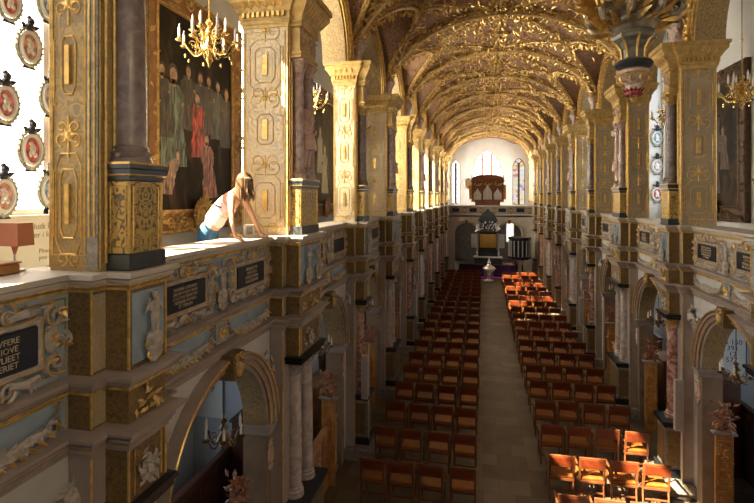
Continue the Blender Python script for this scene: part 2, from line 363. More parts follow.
for side, xf, s in SIDES:
    # lower arcade
    w = MB()
    k0 = 0 if side == 'left' else 1
    w.add([(X(side,q),y,z) for q in (0,.32) for y,z in ((Y0,0),(PY(k0),0),(PY(k0),4.0),(Y0,4.0))], [(0,1,2,3),(4,5,6,7)])
    for k in range(k0, 10):
        yc = (PY(k)+PY(k+1))/2
        arch_panel(w, side, PY(k), PY(k+1), yc, ARCH_R, ARCH_S, 0, 4.0, 0, .32)
    xa, xb = sorted((X(side,0), X(side,.5))); w.box(xa, xb, PY(10), 41.0, 0, 4.0); w.box(xa, xb, 45.5, YE, 0, 4.0); w.box(xa, xb, 41.0, 45.5, 3.3, 4.0)
    struct(w, 'wall_%s' % side, M['wall'], fix=False)
    p = MB(); p.box(min(X(side,0),X(side,.3)), max(X(side,0),X(side,.3)), Y0, YE, 4.0, 5.1); struct(p, 'wall_%s' % side, M['blue'] if side == 'left' else M['wall'])  # one stucco on both sides; cool and warm light put into colour
    # arcade wall over the gallery arches
    w = MB()
    for k in range(k0-1, 10):
        yc = (PY(k)+PY(k+1))/2
        arch_panel(w, side, PY(k), PY(k+1), yc, UP_R, UP_S, 8.78, 11.4, 0, .5)
    xa, xb = sorted((X(side,0), X(side,.5)))
    w.box(xa, xb, PY(10), 40.9, 5.1, 11.4); w.box(xa, xb, 45.7, YE, 5.1, 11.4); w.box(xa, xb, 40.9, 45.7, 9.9, 11.4); w.box(xa, xb, 40.9, 45.7, 5.1, 5.5)
    struct(w, 'wall_%s' % side, M['stone'], fix=False)
    # outer walls
    w = MB(); xa, xb = sorted((X(side,QO), X(side,QO+.3))); holed_wall(w, xa, xb, Y0, YE, ZG, 10.9, HOLES[side]); struct(w, 'wall_%s' % side, M['white'])
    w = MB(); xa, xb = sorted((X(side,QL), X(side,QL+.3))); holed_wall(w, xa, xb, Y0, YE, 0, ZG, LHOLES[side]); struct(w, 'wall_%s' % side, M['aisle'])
    for h in HOLES[side]: window(side, QO, h)
    for h in LHOLES[side]: window(side, QL, h)
    g = MB(); xa, xb = sorted((X(side,.3), X(side,QL+.3))); g.box(xa, xb, Y0, YE, ZG-.2, ZG); struct(g, 'floor', M['floor'])
    g = MB(); xa, xb = sorted((X(side,.45), X(side,QO+.3))); g.box(xa, xb, Y0, YE, 10.9, 11.1); struct(g, 'ceiling', M['white'])
    for yy, qa in (((8.2,1.2),(12.0,1.2)) if side == 'left' else ((12.0,.8),)):
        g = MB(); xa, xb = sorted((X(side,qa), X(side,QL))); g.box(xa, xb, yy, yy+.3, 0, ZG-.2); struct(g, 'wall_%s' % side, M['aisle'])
    for yy in ((16.75, 24.4) if side == 'right' else ()):
        g = MB(); xa, xb = sorted((X(side,.42), X(side,QO))); g.box(xa, xb, yy, yy+.25, ZG, 10.9); struct(g, 'wall_%s' % side, M['white'])
    # cornices with the breaks round every pier
    ks = range(1, 11) if side == 'left' else range(2, 11)
    path = [(0, Y0+.2)]
    for k in ks:
        y = PY(k); a, b = hs(k), hp(k)
        path += [(0,y-a),(.2,y-a),(.2,y-b),(.4,y-b),(.4,y+b),(.2,y+b),(.2,y+a),(0,y+a)]
    path += [(0, YE)]
    def sweep(prof, name, mat, path=path, s=s, xf=xf):
        nr = []
        for i in range(len(path)-1):
            dx, dy = path[i+1][0]-path[i][0], path[i+1][1]-path[i][1]
            nr.append((1,0) if abs(dy) > abs(dx) else ((0,-1) if dx > 0 else (0,1)))
        rows = []
        for p, z in prof:
            r = []
            for i, (x, y) in enumerate(path):
                n1 = nr[max(0,i-1)]; n2 = nr[min(i, len(nr)-1)]
                n = n1 if n1 == n2 else (n1[0]+n2[0], n1[1]+n2[1])
                lx = x + p*n[0]; ly = y + p*n[1]
                r.append((xf - s*lx, ly, z))
            rows.append(r)
        m = MB(); m.grid(rows); struct(m, name, mat)
    T = lambda: 'trim_%d' % (tn.append(1) or len(tn))
    tn = globals().setdefault('tn', [])
    # ledge of the gallery parapet
    sweep([(-.05,5.10),(.015,5.10),(.015,5.12),(.04,5.14),(.04,5.15)], T(), M['gold_matte'])
    sweep([(.04,5.15),(.05,5.17),(.05,5.185),(.08,5.20),(.08,5.24),(-.48,5.24),(-.48,5.1)], T(), M['ledge'])
    # cornice under the parapet panels
    sweep([(-.03,4.35),(.02,4.35),(.02,4.37),(.035,4.385)], T(), M['gold_matte'])
    sweep([(.035,4.385),(.05,4.395),(.05,4.41),(.085,4.43),(.085,4.445),(.11,4.455),(.11,4.475),(-.03,4.49)], T(), M['cornice'])
    # cornice over the arches
    sweep([(-.03,3.90),(.02,3.90),(.02,3.92),(.04,3.935),(.04,3.95)], T(), M['cornice'])
    sweep([(.04,3.95),(.05,3.965),(.055,3.97)], T(), M['gold_matte'])
    sweep([(.055,3.97),(.06,3.98),(.06,4.0),(.10,4.03),(.10,4.045),(.13,4.055),(.13,4.075),(-.03,4.09)], T(), M['cornice'])
    # plinth step along the foot of the piers
    for k in ks:
        pl = MB(); y = PY(k); xa, xb = sorted((xf - s*0, xf - s*.66)); pl.cbox(xa, xb, y-hs(k)-.14, y+hs(k)+.14, 0, .25, .015)
        struct(pl, T(), M['speck'])
    b = MB(); xa, xb = sorted((X(side,-.02), X(side,.02)))
# ---------------------------------------------------------------- end walls
w = MB(); w.box(XL-QL-.4, XR+QL+.4, Y0-.3, Y0, 0, 6.0)
w.box(XL-QL-.4, -2.6, Y0-.3, Y0, 6.0, 11.6); w.box(3.6, XR+QL+.4, Y0-.3, Y0, 6.0, 11.6); w.box(-2.6, 3.6, Y0-.3, Y0, 10.6, 11.6)
struct(w, 'wall_back', M['white'])
fr = MB()
for x in (-2.57, -.5, 1.5, 3.57): fr.box(x-.04, x+.04, Y0-.2, Y0-.1, 6.0, 10.6)
for z in (6.03, 7.5, 9.0, 10.57): fr.box(-2.6, 3.6, Y0-.2, Y0-.1, z-.03, z+.03)
wb = struct(fr, 'window_40', M['ledge']); p = MB(); p.box(-2.6, 3.6, Y0-.22, Y0-.21, 6.0, 10.6)
M['fillpane'] = emit('added back fill glass', (.82,.90,1), .8)  # invented window behind the camera, fill for the camera-facing sides
p.build('pane', M['fillpane'], wb, False)
g = MB(); g.box(XL, XR, Y0, .3, 4.1, 4.3); struct(g, 'floor', M['floor'])
g = MB(); g.box(XL, XR, .3, .5, 4.1, 5.15); struct(g, 'wall_back', M['stone'])
# end wall with three pointed windows
def pointed(xc, hw, z0, z1, n=10):
    # outline of a pointed window, counter-clockwise from lower left
    zs = z1 - hw*1.5
    r = hw*1.5 if False else (hw*hw + (z1-zs)**2)/(2*hw)
    pts = [(xc-hw, z0), (xc+hw, z0)]
    for i in range(n+1):
        t = i/n; z = zs + (z1-zs)*t; dx = math.sqrt(max(0, r*r-(z-zs)**2)) - (r-hw); pts.append((xc+dx, z))
    for i in range(n-1, -1, -1):
        t = i/n; z = zs + (z1-zs)*t; dx = math.sqrt(max(0, r*r-(z-zs)**2)) - (r-hw); pts.append((xc-dx, z))
    return pts
ENDW = [(.36, 1.25, 5.3, 10.15), (-2.5, .42, 5.2, 9.3), (3.2, .55, 5.1, 9.35)]
def end_wall():
    me = bpy.data.meshes.new('wall_front'); b = bmesh.new()
    outer = [(XL-.4,0),(XR+.4,0),(XR+.4,11.6),(XL-.4,11.6)]
    loops = [outer] + [pointed(*w) for w in ENDW]
    es = []
    for lp in loops:
        vs = [b.verts.new((x, YE, z)) for x, z in lp]
        es += [b.edges.new((vs[i], vs[(i+1) % len(vs)])) for i in range(len(vs))]
    r = bmesh.ops.triangle_fill(b, edges=es, use_beauty=True)
    ff = [g for g in r['geom'] if isinstance(g, bmesh.types.BMFace)]
    # drop faces that fell inside the openings
    def inside(p, poly):
        c = False
        for i in range(len(poly)):
            (x1,z1),(x2,z2) = poly[i], poly[i-1]
            if (z1 > p[1]) != (z2 > p[1]) and p[0] < (x2-x1)*(p[1]-z1)/(z2-z1)+x1: c = not c
        return c
    bad = [q for q in ff if any(inside((q.calc_center_median().x, q.calc_center_median().z), lp) for lp in loops[1:])]
    bmesh.ops.delete(b, geom=bad, context='FACES_ONLY')
    ex = bmesh.ops.extrude_face_region(b, geom=b.faces[:]); bmesh.ops.translate(b, vec=(0,.4,0), verts=[v for v in ex['geom'] if isinstance(v, bmesh.types.BMVert)])
    bmesh.ops.recalc_face_normals(b, faces=b.faces); b.to_mesh(me); b.free(); me.materials.append(M['white'])
    o = bpy.data.objects.new('wall_front', me); COL.objects.link(o); tag(o, kind='structure')
end_wall()
def stained(name, seed, strength, pale):
    m, nt, b = nm(name); nt.nodes.remove(b); L = nt.links.new
    e = N(nt, 'ShaderNodeEmission', Strength=strength); tc = N(nt, 'ShaderNodeTexCoord'); mp = N(nt, 'ShaderNodeMapping'); mp.inputs['Location'].default_value = (seed, 0, seed)
    L(tc.outputs['Object'], mp.inputs['Vector']); vo = N(nt, 'ShaderNodeTexVoronoi', Scale=3.5); L(mp.outputs[0], vo.inputs['Vector'])
    sp = N(nt, 'ShaderNodeSeparateColor'); L(vo.outputs['Color'], sp.inputs[0])
    r = ramp(nt, [(0,(1,.93,.8)),(.3,(1,.85,.55)),(.5,(.9,.35,.25)),(.62,(.9,.9,1)),(.78,(.35,.4,.9)),(.9,(1,.7,.2))], 'CONSTANT'); L(sp.outputs[0], r.inputs['Fac'])
    mx = N(nt, 'ShaderNodeMix', data_type='RGBA'); mx.inputs['Factor'].default_value = pale; L(r.outputs['Color'], mx.inputs['A']); mx.inputs['B'].default_value = (1,.96,.9,1)
    L(mx.outputs['Result'], e.inputs['Color']); L(e.outputs[0], nt.nodes['Material Output'].inputs['Surface']); return m
M['mull'] = plain('pink stone mullion', (.62,.38,.28), .6, 0, .1, 4)
for i, (xc, hw, z0, z1) in enumerate(ENDW):
    fr = MB(); out = pointed(xc, hw, z0, z1)
    fr.tube([(x, YE+.12, z) for x, z in out] + [(out[0][0], YE+.12, out[0][1])], .07, 6)
    nmu = (xc-hw/3, xc+hw/3) if i == 0 else (xc,)
    zt = z1 - hw*.75
    for x in nmu: fr.box(x-.09, x+.09, YE+.03, YE+.2, z0, zt if i else z1-.35)
    if i:
        fr.tube([(xc+hw*cos(PI*t/8)*.5-hw*.5, YE+.12, zt-.5+.62*sin(PI*t/8)) for t in range(9)], .045, 6)
        fr.tube([(xc+hw*cos(PI*t/8)*.5+hw*.5, YE+.12, zt-.5+.62*sin(PI*t/8)) for t in range(9)], .045, 6)
    else:
        for z in (7.6, 8.6, 9.3): fr.box(xc-hw, xc+hw, YE+.06, YE+.16, z-.05, z+.05)
    w = struct(fr, 'window_%d' % (50+i), M['mull'] if i == 0 else M['lead'])
    p = MB(); p.prism(out, 1, YE+.25, YE+.27); p.build('pane', stained('stained glass %d' % i, i*7.3+1, (6,4,1.4)[i], (.75,.35,.05)[i]), w, False)
    ld = MB()
    for j in range(1, int((z1-z0)/.45)): z = z0+j*.45; ld.box(xc-hw, xc+hw, YE+.21, YE+.24, z-.014, z+.014)
    ld.build('glazing_bars', M['lead'], w, False)
# ---------------------------------------------------------------- vault
LH = SP/2 - .015
def zb(x):
    t = min(1, abs(x-XC)/3.5); return 8.75 + 2.5*math.sqrt(max(0, 1-t*t))
def zc(y):
    k = math.floor((y-YA)/SP); yc = YA+SP*(k+.5); u = min(1, abs(y-yc)/LH); return 8.75 + 1.95*math.sqrt(max(0, 1-u*u))
def zv(x, y): return max(zb(x), zc(y))
m = MB(); rows = []
kk = []
for k in range(-2, 11):
    for i in range(20):
        a = -cos(PI*i/20); kk.append(YA+SP*(k+.5) + SP/2*a)

kk = [y for y in kk if Y0 <= y <= YE+.3] + [YE+.4]
for y in kk: rows.append([(XC-3.5*cos(PI*i/44), y, zv(XC-3.5*cos(PI*i/44), y)) for i in range(45)])
m.grid(rows); struct(m, 'ceiling', M['vault'], True)
def rib(path, r, name=None, mat=None, prof=3):
    # moulded rib along a plan path on the vault: a thick roll between two thin ones
    pts = [(x, y, zv(x, y)) for x, y in path]
    mb = MB(); P = [Vector(p) for p in pts]
    mb.tube([p - Vector((0,0,r*.55)) for p in P], r*.62, 6)
    for sg in (-1, 1):
        q = []
        for i, p in enumerate(P):
            t = (P[min(i+1,len(P)-1)]-P[max(i-1,0)]).normalized(); sd = t.cross(Vector((XC-p.x, 0, 8.0-p.z)).normalized())
            if sd.length < 1e-6: sd = Vector((0,1,0))
            q.append(p + sd.normalized()*r*.95*sg)
        mb.tube(q, r*.36, 5)
    return mb
ribs_gold = []; leafmb = MB()
def leaves_on(path, step, size, wide):
    acc = 0; last = None
    for x, y in path:
        p = Vector((x, y, zv(x, y)))
        if last is not None:
            acc += (p-last).length
            while acc > step:
                acc -= step
                t = (p-last).normalized(); nin = Vector((XC-p.x, 0, 7.5-p.z)).normalized()
                sd = t.cross(nin).normalized()
                for sg in (-1, 1):
                    b = p + nin*.06 + sd*sg*wide*rnd.uniform(.2,1)
                    d = (sd*sg*rnd.uniform(.4,1) + t*rnd.uniform(-.8,.8) + nin*rnd.uniform(.1,.7)).normalized()
                    leafmb.leaf(b, b + d*size*rnd.uniform(.7,1.4), nin, size*.28, .5)
        last = p
def lin(a, b, n=40):
    return [(a[0]+(b[0]-a[0])*i/n, a[1]+(b[1]-a[1])*i/n) for i in range(n+1)]
def xs_path(y, n=60): return [(XC-3.49*cos(PI*i/n), y) for i in range(n+1)]
BOSS = []
for k in range(0, 12):
    y = PY(k) if k else PY(0)
    r = xs_path(y)
    mb = rib(r, .16)
    struct(mb, 'trim_%d' % (100+k), M['gold_matte'], True); leaves_on(r, .035, .15, .30)
    yc = y + SP/2
    if yc > YE: continue
    # groin ribs of the two lunettes
    mb = MB()
    for sg in (-1, 1):
        ed = []
        for i in range(41):
            u = -.999 + 1.998*i/40; z = 8.75+1.95*math.sqrt(max(0,1-u*u)); q = (z-8.75)/2.5
            xx = XC + sg*3.49*math.sqrt(max(0, 1-q*q)); ed.append((xx, yc+u*LH))
        o = rib(ed, .085); mb.v += []; mb.merge(o, Matrix()); leaves_on(ed, .055, .13, .18)
        # wall rib
        wl = [(XC+sg*3.46, yc-LH*cos(PI*i/30)) for i in range(31)]
        mb.tube([(x, yy, zc(yy)-.05) for x, yy in wl], .06, 6)
        # net ribs
        for (a, b) in (((XC+sg*2.2, yc), (XC, y)), ((XC+sg*2.2, yc), (XC, y+SP))):
            pth = lin(a, b, 24); mb.merge(rib(pth, .075), Matrix()); leaves_on(pth, .07, .12, .15)
        BOSS.append((XC+sg*2.15, yc, .24))
    rg = lin((XC, y), (XC, y+SP), 24); mb.merge(rib(rg, .075), Matrix()); leaves_on(rg, .08, .12, .15)
    struct(mb, 'trim_%d' % (120+k), M['gold_matte'], True)
    BOSS += [(XC, y, .42), (XC, yc, .30)]
    # loose foliage painted and modelled on the webs
    for i in range(680):
        x = XC + (rnd.uniform(-3.2, 3.2) if i < 260 else max(-2.9, min(2.9, rnd.gauss(0, 1.25)))); yy = y + rnd.uniform(.1, 3.9); z = zv(x, yy)
        p = Vector((x, yy, z-.015)); nin = Vector((XC-x, 0, 7.5-z)).normalized(); a = rnd.uniform(0, 2*PI)
        t1 = Vector((0,1,0)); t2 = nin.cross(t1).normalized(); d = (t1*cos(a)+t2*sin(a)+nin*(.15 if i < 260 else rnd.uniform(.3,1.1))).normalized()
        leafmb.leaf(p, p+d*rnd.uniform(.10,.22), nin, .035, .4)
lf = leafmb.build('gilded_vault_foliage', M['gold'], None, True, fix=False)
tag(lf, 'gilded stucco leaves spread along the ribs of the painted vault', 'stucco ornament', None, 'stuff')
def boss_builder(name):
    mb = MB(); mb.lathe([(.5,.15),(.55,.02),(.42,-.1),(.22,-.22),(.24,-.34),(.10,-.46),(.02,-.52)], n=10)
    o = mb.build(name, M['gold_matte'])
    lv = MB()
    for i in range(10):
        a = 2*PI*i/10
        lv.leaf((.35*cos(a),.35*sin(a),.05), (1.0*cos(a),1.0*sin(a),-.12 + .1*(i%2)), (0,0,-1), .2, .4)
    for i in range(8):
        a = 2*PI*(i+.5)/8; lv.leaf((.2*cos(a),.2*sin(a),-.15), (.5*cos(a),.5*sin(a),-.4), (cos(a),sin(a),0), .13, .4)
    lv.build('leaf', M['gold'], o).name = 'leaf_rosette'
    return o
nb = 0
for (x, y, r) in sorted(BOSS, key=lambda b: (b[1], b[0])):
    if y > 44 or y < 6: continue
    nb += 1
    bay = int(round((y-YA)/SP+1e-6+(.0 if r > .35 else -.5)))+1
    if abs(x-XC) < .1: lab = ('large gilded boss on the vault ridge at the %s cross rib, counting toward the altar' if r > .35 else 'small gilded boss on the vault ridge inside the %s bay, counting toward the altar') % ORD[max(1,bay)]
    else: lab = 'gilded boss at the inner tip of the %s vault lunette %s' % (ORD[max(1,bay)], SIDEW['left' if x < XC else 'right'])
    o = inst('boss', boss_builder, 'vault_boss', lab, 'boss', 'gilded bosses on the vault ribs', (x, y, zv(x,y)-.03)); o.scale = (r,r,r)
# ================================================================ ornament helpers (wall frame: x out of the wall, y along, z up)
def spiral(mb, y, z, r, turns, ang, x=.02, th=.012, sg=1, n=18):
    pts = []
    for i in range(n+1):
        t = i/n; a = ang + sg*2*PI*turns*t; rr = r*(1-.85*t); pts.append((x + .01*t, y+rr*cos(a), z+rr*sin(a)))
    mb.tube(pts, [th*(1-.4*i/n) for i in range(n+1)], 5)
def rosette(mb, y, z, r, x=0, n=6):
    for i in range(n):
        a = 2*PI*i/n; mb.leaf((x+.005, y+.2*r*cos(a), z+.2*r*sin(a)), (x+.012, y+r*cos(a), z+r*sin(a)), (1,0,0), r*.3, .5)
    mb.ell((x+.015, y, z), r*.3, n=6, m=5)
def foliage(mb, y0, y1, z0, z1, n, size, x=0, seed=1):
    rg = random.Random(seed)
    for i in range(n):
        y = rg.uniform(y0, y1); z = rg.uniform(z0, z1); a = rg.uniform(0, 2*PI)
        mb.leaf((x, y, z), (x+size*.35, y+size*cos(a), z+size*sin(a)), (1,0,0), size*.3, .5)
def putto(mb, h, wings=True, skirt=False):
    # a chubby winged figure in the round, standing at the origin, facing +x, height h
    s = h
    for sg in (-1, 1):
        mb.limb((.0, .075*s*sg, .02*s), (.02*s, .085*s*sg, .24*s), .045*s, .055*s)
        mb.limb((.02*s, .085*s*sg, .22*s), (0, .06*s*sg, .46*s), .06*s, .085*s)
        mb.ell((.04*s, .08*s*sg, .02*s), (.07*s,.035*s,.025*s), n=6, m=4)
        mb.limb((0, .13*s*sg, .70*s), (.05*s, .20*s*sg, .56*s), .045*s, .04*s)
        mb.limb((.05*s, .20*s*sg, .56*s), (.13*s, .10*s*sg, .60*s), .04*s, .03*s)
        mb.ell((.14*s, .09*s*sg, .61*s), .03*s, n=6, m=4)
        if wings:
            for j in range(4):
                mb.leaf((-.03*s, .07*s*sg, .70*s), (-.05*s, (.22+.05*j)*s*sg, (.86-.12*j)*s), (1,0,0), .05*s, .3)
    mb.ell((.01*s, 0, .50*s), (.10*s,.13*s,.10*s)); mb.ell((.02*s, 0, .61*s), (.095*s,.12*s,.13*s)); mb.ell((0,0,.71*s), (.07*s,.13*s,.06*s))
    mb.tube([(0,0,.74*s),(0.005*s,0,.82*s)], .045*s, 6)
    mb.ell((.01*s, 0, .88*s), (.085*s,.075*s,.095*s), n=10, m=8); mb.ell((.095*s, 0, .87*s), (.02*s,.014*s,.02*s), n=6, m=4)
    for i in range(9):
        a = 2*PI*i/9; mb.ell((-.01*s+.05*s*cos(a), .06*s*sin(a), .945*s), .032*s, n=6, m=4)
    if skirt:
        mb.tube([(.02*s,0,.58*s),(.03*s,0,.45*s),(.03*s,0,.30*s)], [.11*s,.14*s,.16*s], 10)
# ---------------------------------------------------------------- upper piers
FR = .2                 # front plane of the upper piers
def strapwork(mb, sy, y, x0, x1, H, z0):
    # raised strapwork on the faces across the nave; u runs x0..x1
    c = (x0+x1)/2; w = (x1-x0)*.40; yy = y + sy*.004
    def P(u, v): return (c+u, yy, z0+v)
    def line(pts, r=.0075): mb.tube([P(*p) for p in pts], r, 5)
    line([(-w*1.12,.06),(w*1.12,.06),(w*1.12,H-.06),(-w*1.12,H-.06),(-w*1.12,.06)], .008)
    def oct_(v, a, b, r=.008):
        line([(-a,v-b*.75),(-a*.6,v-b),(a*.6,v-b),(a,v-b*.75),(a,v+b*.75),(a*.6,v+b),(-a*.6,v+b),(-a,v+b*.75),(-a,v-b*.75)], r)
    def scr(v, dr, sg):
        pts = []
        for i in range(15):
            t = i/14; a = -PI/2*dr + t*2*PI*1.1; rr = w*.42*(1-.7*t); pts.append((sg*(w*.45 + rr*cos(a)), v + dr*rr*sin(a)))
        line(pts, .007)
    step = H/3.0
    for j in range(3):
        b = step*(j+.5)
        if j % 2 == 0:
            oct_(b-.05, w*.55, .26, .007); oct_(b-.05, w*.85, .38, .006)
            mb.box(c-w*.14, c+w*.14, min(yy, yy+sy*.02), max(yy, yy+sy*.02), z0+b-.20, z0+b+.10)
        else:
            oct_(b, w*.45, .22); mb.cbox(c-w*.15, c+w*.15, min(yy, yy+sy*.02), max(yy, yy+sy*.02), z0+b-.15, z0+b+.15, .005)
        for sg in (-1, 1):
            scr(b+.44, 1, sg); scr(b-.47, -1, sg)
            line([(sg*w*.85, b-.3),(sg*w*1.0, b-.3),(sg*w*1.0, b+.2),(sg*w*.85, b+.2)], .006)
        line([(0, b+.3),(0, b+.62)], .007)
        mb.ell(P(0, b+.47), (.03,.02,.03), n=8, m=5)
        for a in range(6):
            t = a*PI/3; mb.leaf(P(0,b+.47), P(.065*cos(t), b+.47+.065*sin(t)), (0,sy,0), .018, .4)
def up_pier(depth, hw, facemat, strip):
    def b(name):
        e = empty(name)
        m = MB(); m.box(-depth, FR, -hw, hw, 5.24, 8.40); m.build('pier_shaft', M[facemat], e, False)
        x1 = FR - (.105 if strip else 0)
        g = MB()
        for sy in (-1, 1): strapwork(g, sy, sy*hw, -depth, x1, 3.0, 5.30)
        g.build('strapwork', M['gold'], e)
        if strip:
            for sy in (-1, 1):
                y0, y1 = sorted((sy*hw, sy*(hw+.02))); g = MB(); g.box(x1+.01, FR, y0, y1, 5.26, 8.38); g.build('corner_strip', M['speck'], e, False)
                g = MB()
                for x in (x1+.035, x1+.08): g.tube([(x, sy*(hw+.022), 5.5),(x, sy*(hw+.022), 8.36)], .010, 6)
                g.build('gilt_rod', M['gold'], e)
        g = MB()
        for y in (-hw+.05, -hw+.14, hw-.14, hw-.05):
            g.tube([(FR+.012,y,5.3),(FR+.012,y,8.36)], .012, 6)
        for y in (-hw, hw):
            for x in (-depth, FR): g.tube([(x,y,5.26),(x,y,8.38)], .009, 5)
        g.build('gilt_edge', M['gold'], e)
        prof = [(0,8.30),(.015,8.30),(.02,8.34),(.035,8.36),(.035,8.40),(.05,8.42),(.05,8.50),(.07,8.52),(.10,8.58),(.15,8.64),(.16,8.66),(.16,8.72),(.19,8.74),(.19,8.80),(0,8.80)]
        m = MB(); rows = []
        for p, z in prof:
            rows.append([(-depth-p,-hw-p,z),(FR+p,-hw-p,z),(FR+p,hw+p,z),(-depth-p,hw+p,z),(-depth-p,-hw-p,z)])
        m.grid(rows); m.add([(-depth-.19,-hw-.19,8.8),(FR+.19,-hw-.19,8.8),(FR+.19,hw+.19,8.8),(-depth-.19,hw+.19,8.8)], [(0,1,2,3)])
        m.build('pier_cornice', M['cornice_gilt'], e, False)
        d = MB(); L = depth+FR
        for sy in (-1, 1):
            n = int(L/.07)
            for i in range(n): x = -depth + L*(i+.5)/n; d.box(x-.02, x+.02, min(sy*(hw+.04),sy*(hw+.09)), max(sy*(hw+.04),sy*(hw+.09)), 8.44, 8.51)
            n = int(L/.11)
            for i in range(n):
                x = -depth + L*(i+.5)/n; d.leaf((x, sy*(hw+.09), 8.55), (x, sy*(hw+.19), 8.66), (0,sy,.5), .035, .4)
        d.build('dentils', M['gold'], e)
        return e
    return b
M['cornice_gilt'] = plain('stone and gilt cornice', (.55,.37,.13), .45, .3, .25, 9)
SHAFTM = {('u',1):'purple', ('u',0):'porph', ('l',1):'redm', ('l',0):'palem'}
def shaft(r, z0, z1):
    H = z1-z0; m = MB()
    m.lathe([(r*1.35,z0),(r*1.35,z0+.03),(r*1.25,z0+.05),(r*1.32,z0+.08),(r*1.1,z0+.10),(r*1.15,z0+.13),(r*1.0,z0+.15),(r*1.02,z0+H*.33),(r*.96,z0+H*.7),(r*.86,z1-.03),(r*.95,z1-.02),(r*.95,z1)], n=18)
    return m
def capital(mb, r, z0, z1, x, y):
    H = z1-z0
    mb.lathe([(r*.85,z0),(r*.9,z0+H*.3),(r*1.15,z0+H*.7),(r*1.35,z0+H*.86)], (x,y,0), 12)
    for ring in range(2):
        for i in range(8):
            a = 2*PI*(i+.5*ring)/8; c, s = cos(a), sin(a); zz = z0+H*(.05+.35*ring)
            mb.leaf((x+r*.9*c, y+r*.9*s, zz), (x+r*(1.35+.2*ring)*c, y+r*(1.35+.2*ring)*s, zz+H*.42), (c,s,0), r*.32, .3)
    for i in range(4):
        a = PI/4+PI/2*i; mb.ell((x+r*1.45*cos(a), y+r*1.45*sin(a), z0+H*.8), r*.22, n=6, m=5)
    mb.cbox(x-r*1.4, x+r*1.4, y-r*1.4, y+r*1.4, z0+H*.86, z1, .008)
def block_mould(mb, x1, hw, prof):
    rows = [[(-.02,-hw-p,z),(x1+p,-hw-p,z),(x1+p,hw+p,z),(-.02,hw+p,z)] for p, z in prof]
    mb.grid(rows); p, z = prof[-1]; mb.add([(-.02,-hw-p,z),(x1+p,-hw-p,z),(x1+p,hw+p,z),(-.02,hw+p,z)], [(0,1,2,3)])
    p, z = prof[0]; mb.add([(-.02,-hw-p,z),(x1+p,-hw-p,z),(x1+p,hw+p,z),(-.02,hw+p,z)], [(3,2,1,0)])
def up_column(two, r):
    def b(name):
        e = empty(name); hw = .36 if two else .19; ys = (-.205,.205) if two else (0,); x1 = .38; cx = .29
        if not two and r > .11: cx = .22
        m = MB(); m.cbox(.1, x1+.025, -hw-.025, hw+.025, 5.24, 5.37, .01); m.build('plinth', M['dark'], e, False)
        m = MB(); m.box(.1, x1, -hw, hw, 5.37, 5.93); m.build('pedestal', M['ped'], e, False)
        g = MB()
        for y in (-hw, hw): g.tube([(x1,y,5.38),(x1,y,5.92)], .012, 6)
        for y in (-hw, hw):
            yy = y*1.01; g.tube([(.22,yy,5.42),(x1-.03,yy,5.42),(x1-.03,yy,5.88),(.22,yy,5.88),(.22,yy,5.42)], .006, 5)
        g.tube([(x1+.004,-hw+.04,5.42),(x1+.004,hw-.04,5.42),(x1+.004,hw-.04,5.88),(x1+.004,-hw+.04,5.88),(x1+.004,-hw+.04,5.42)], .006, 5)
        g.build('gilt_edge', M['gold'], e)
        m = MB(); block_mould(m, x1, hw, [(0,5.92),(.015,5.93),(.015,5.96),(.03,5.97),(.03,6.01),(.042,6.02),(.042,6.05)]); m.build('pedestal_cap', M['dark'], e, False)
        g = MB(); block_mould(g, x1, hw, [(.016,5.958),(.034,5.968),(.034,5.972),(.02,5.98)]); block_mould(g, x1, hw, [(.02,6.05),(.04,6.05),(.035,6.065),(.02,6.07)]); g.build('gilt_band', M['gold'], e, False)
        for y in ys:
            s = shaft(r, 6.06, 7.66); s.v = [(vx+cx, vy+y, vz) for vx, vy, vz in s.v]
            s.build('column_shaft', M[SHAFTM[('u', 0 if two else 1)]], e)
            c = MB(); capital(c, r, 7.64, 7.86, cx, y); c.build('capital', M['gold_matte'] if not two else M['relief_warm'], e)
        m = MB(); block_mould(m, x1, hw, [(-.02,7.86),(.0,7.86),(0,7.90),(.015,7.91),(.015,7.95),(-.02,7.96),(-.02,8.30),(.02,8.32),(.02,8.36)]); m.build('entablature_block', M['cornice_gilt'], e, False)
        g = MB(); foliage(g, -hw+.05, hw-.05, 7.99, 8.27, 26 if two else 14, .08, x1-.015, 3)
        for y in (-.2,.2) if two else (0,): spiral(g, y, 8.12, .09, 1.4, 0, x1); rosette(g, y, 8.12, .06, x1)
        g.build('carving', M['relief_warm'], e)
        m = MB(); block_mould(m, x1, hw, [(.0,8.36),(.03,8.40),(.03,8.46),(.06,8.50),(.12,8.58),(.17,8.66),(.17,8.72),(.2,8.74),(.2,8.82)]); m.build('cornice_block', M['cornice_gilt'], e, False)
        g = MB()
        for i in range(9): y = -hw-.05 + (2*hw+.1)*i/8; g.leaf((x1+.06,y,8.49),(x1+.17,y,8.64),(1,0,.5),.04,.4)
        g.build('carved_leaves', M['gold'], e)
        # carved strip climbing the vault springing
        m = MB(); m.tube([(.12,0,8.82),(.17,0,9.1),(.2,0,9.25),(.16,0,9.4),(.1,0,9.55)], [.16,.13,.2,.15,.05], 10)
        foliage(m, -.2, .2, 8.9, 9.6, 22, .13, .2, 5); m.build('springer_ornament', M['relief_warm'], e)
        if two:
            pass
        return e
    return b
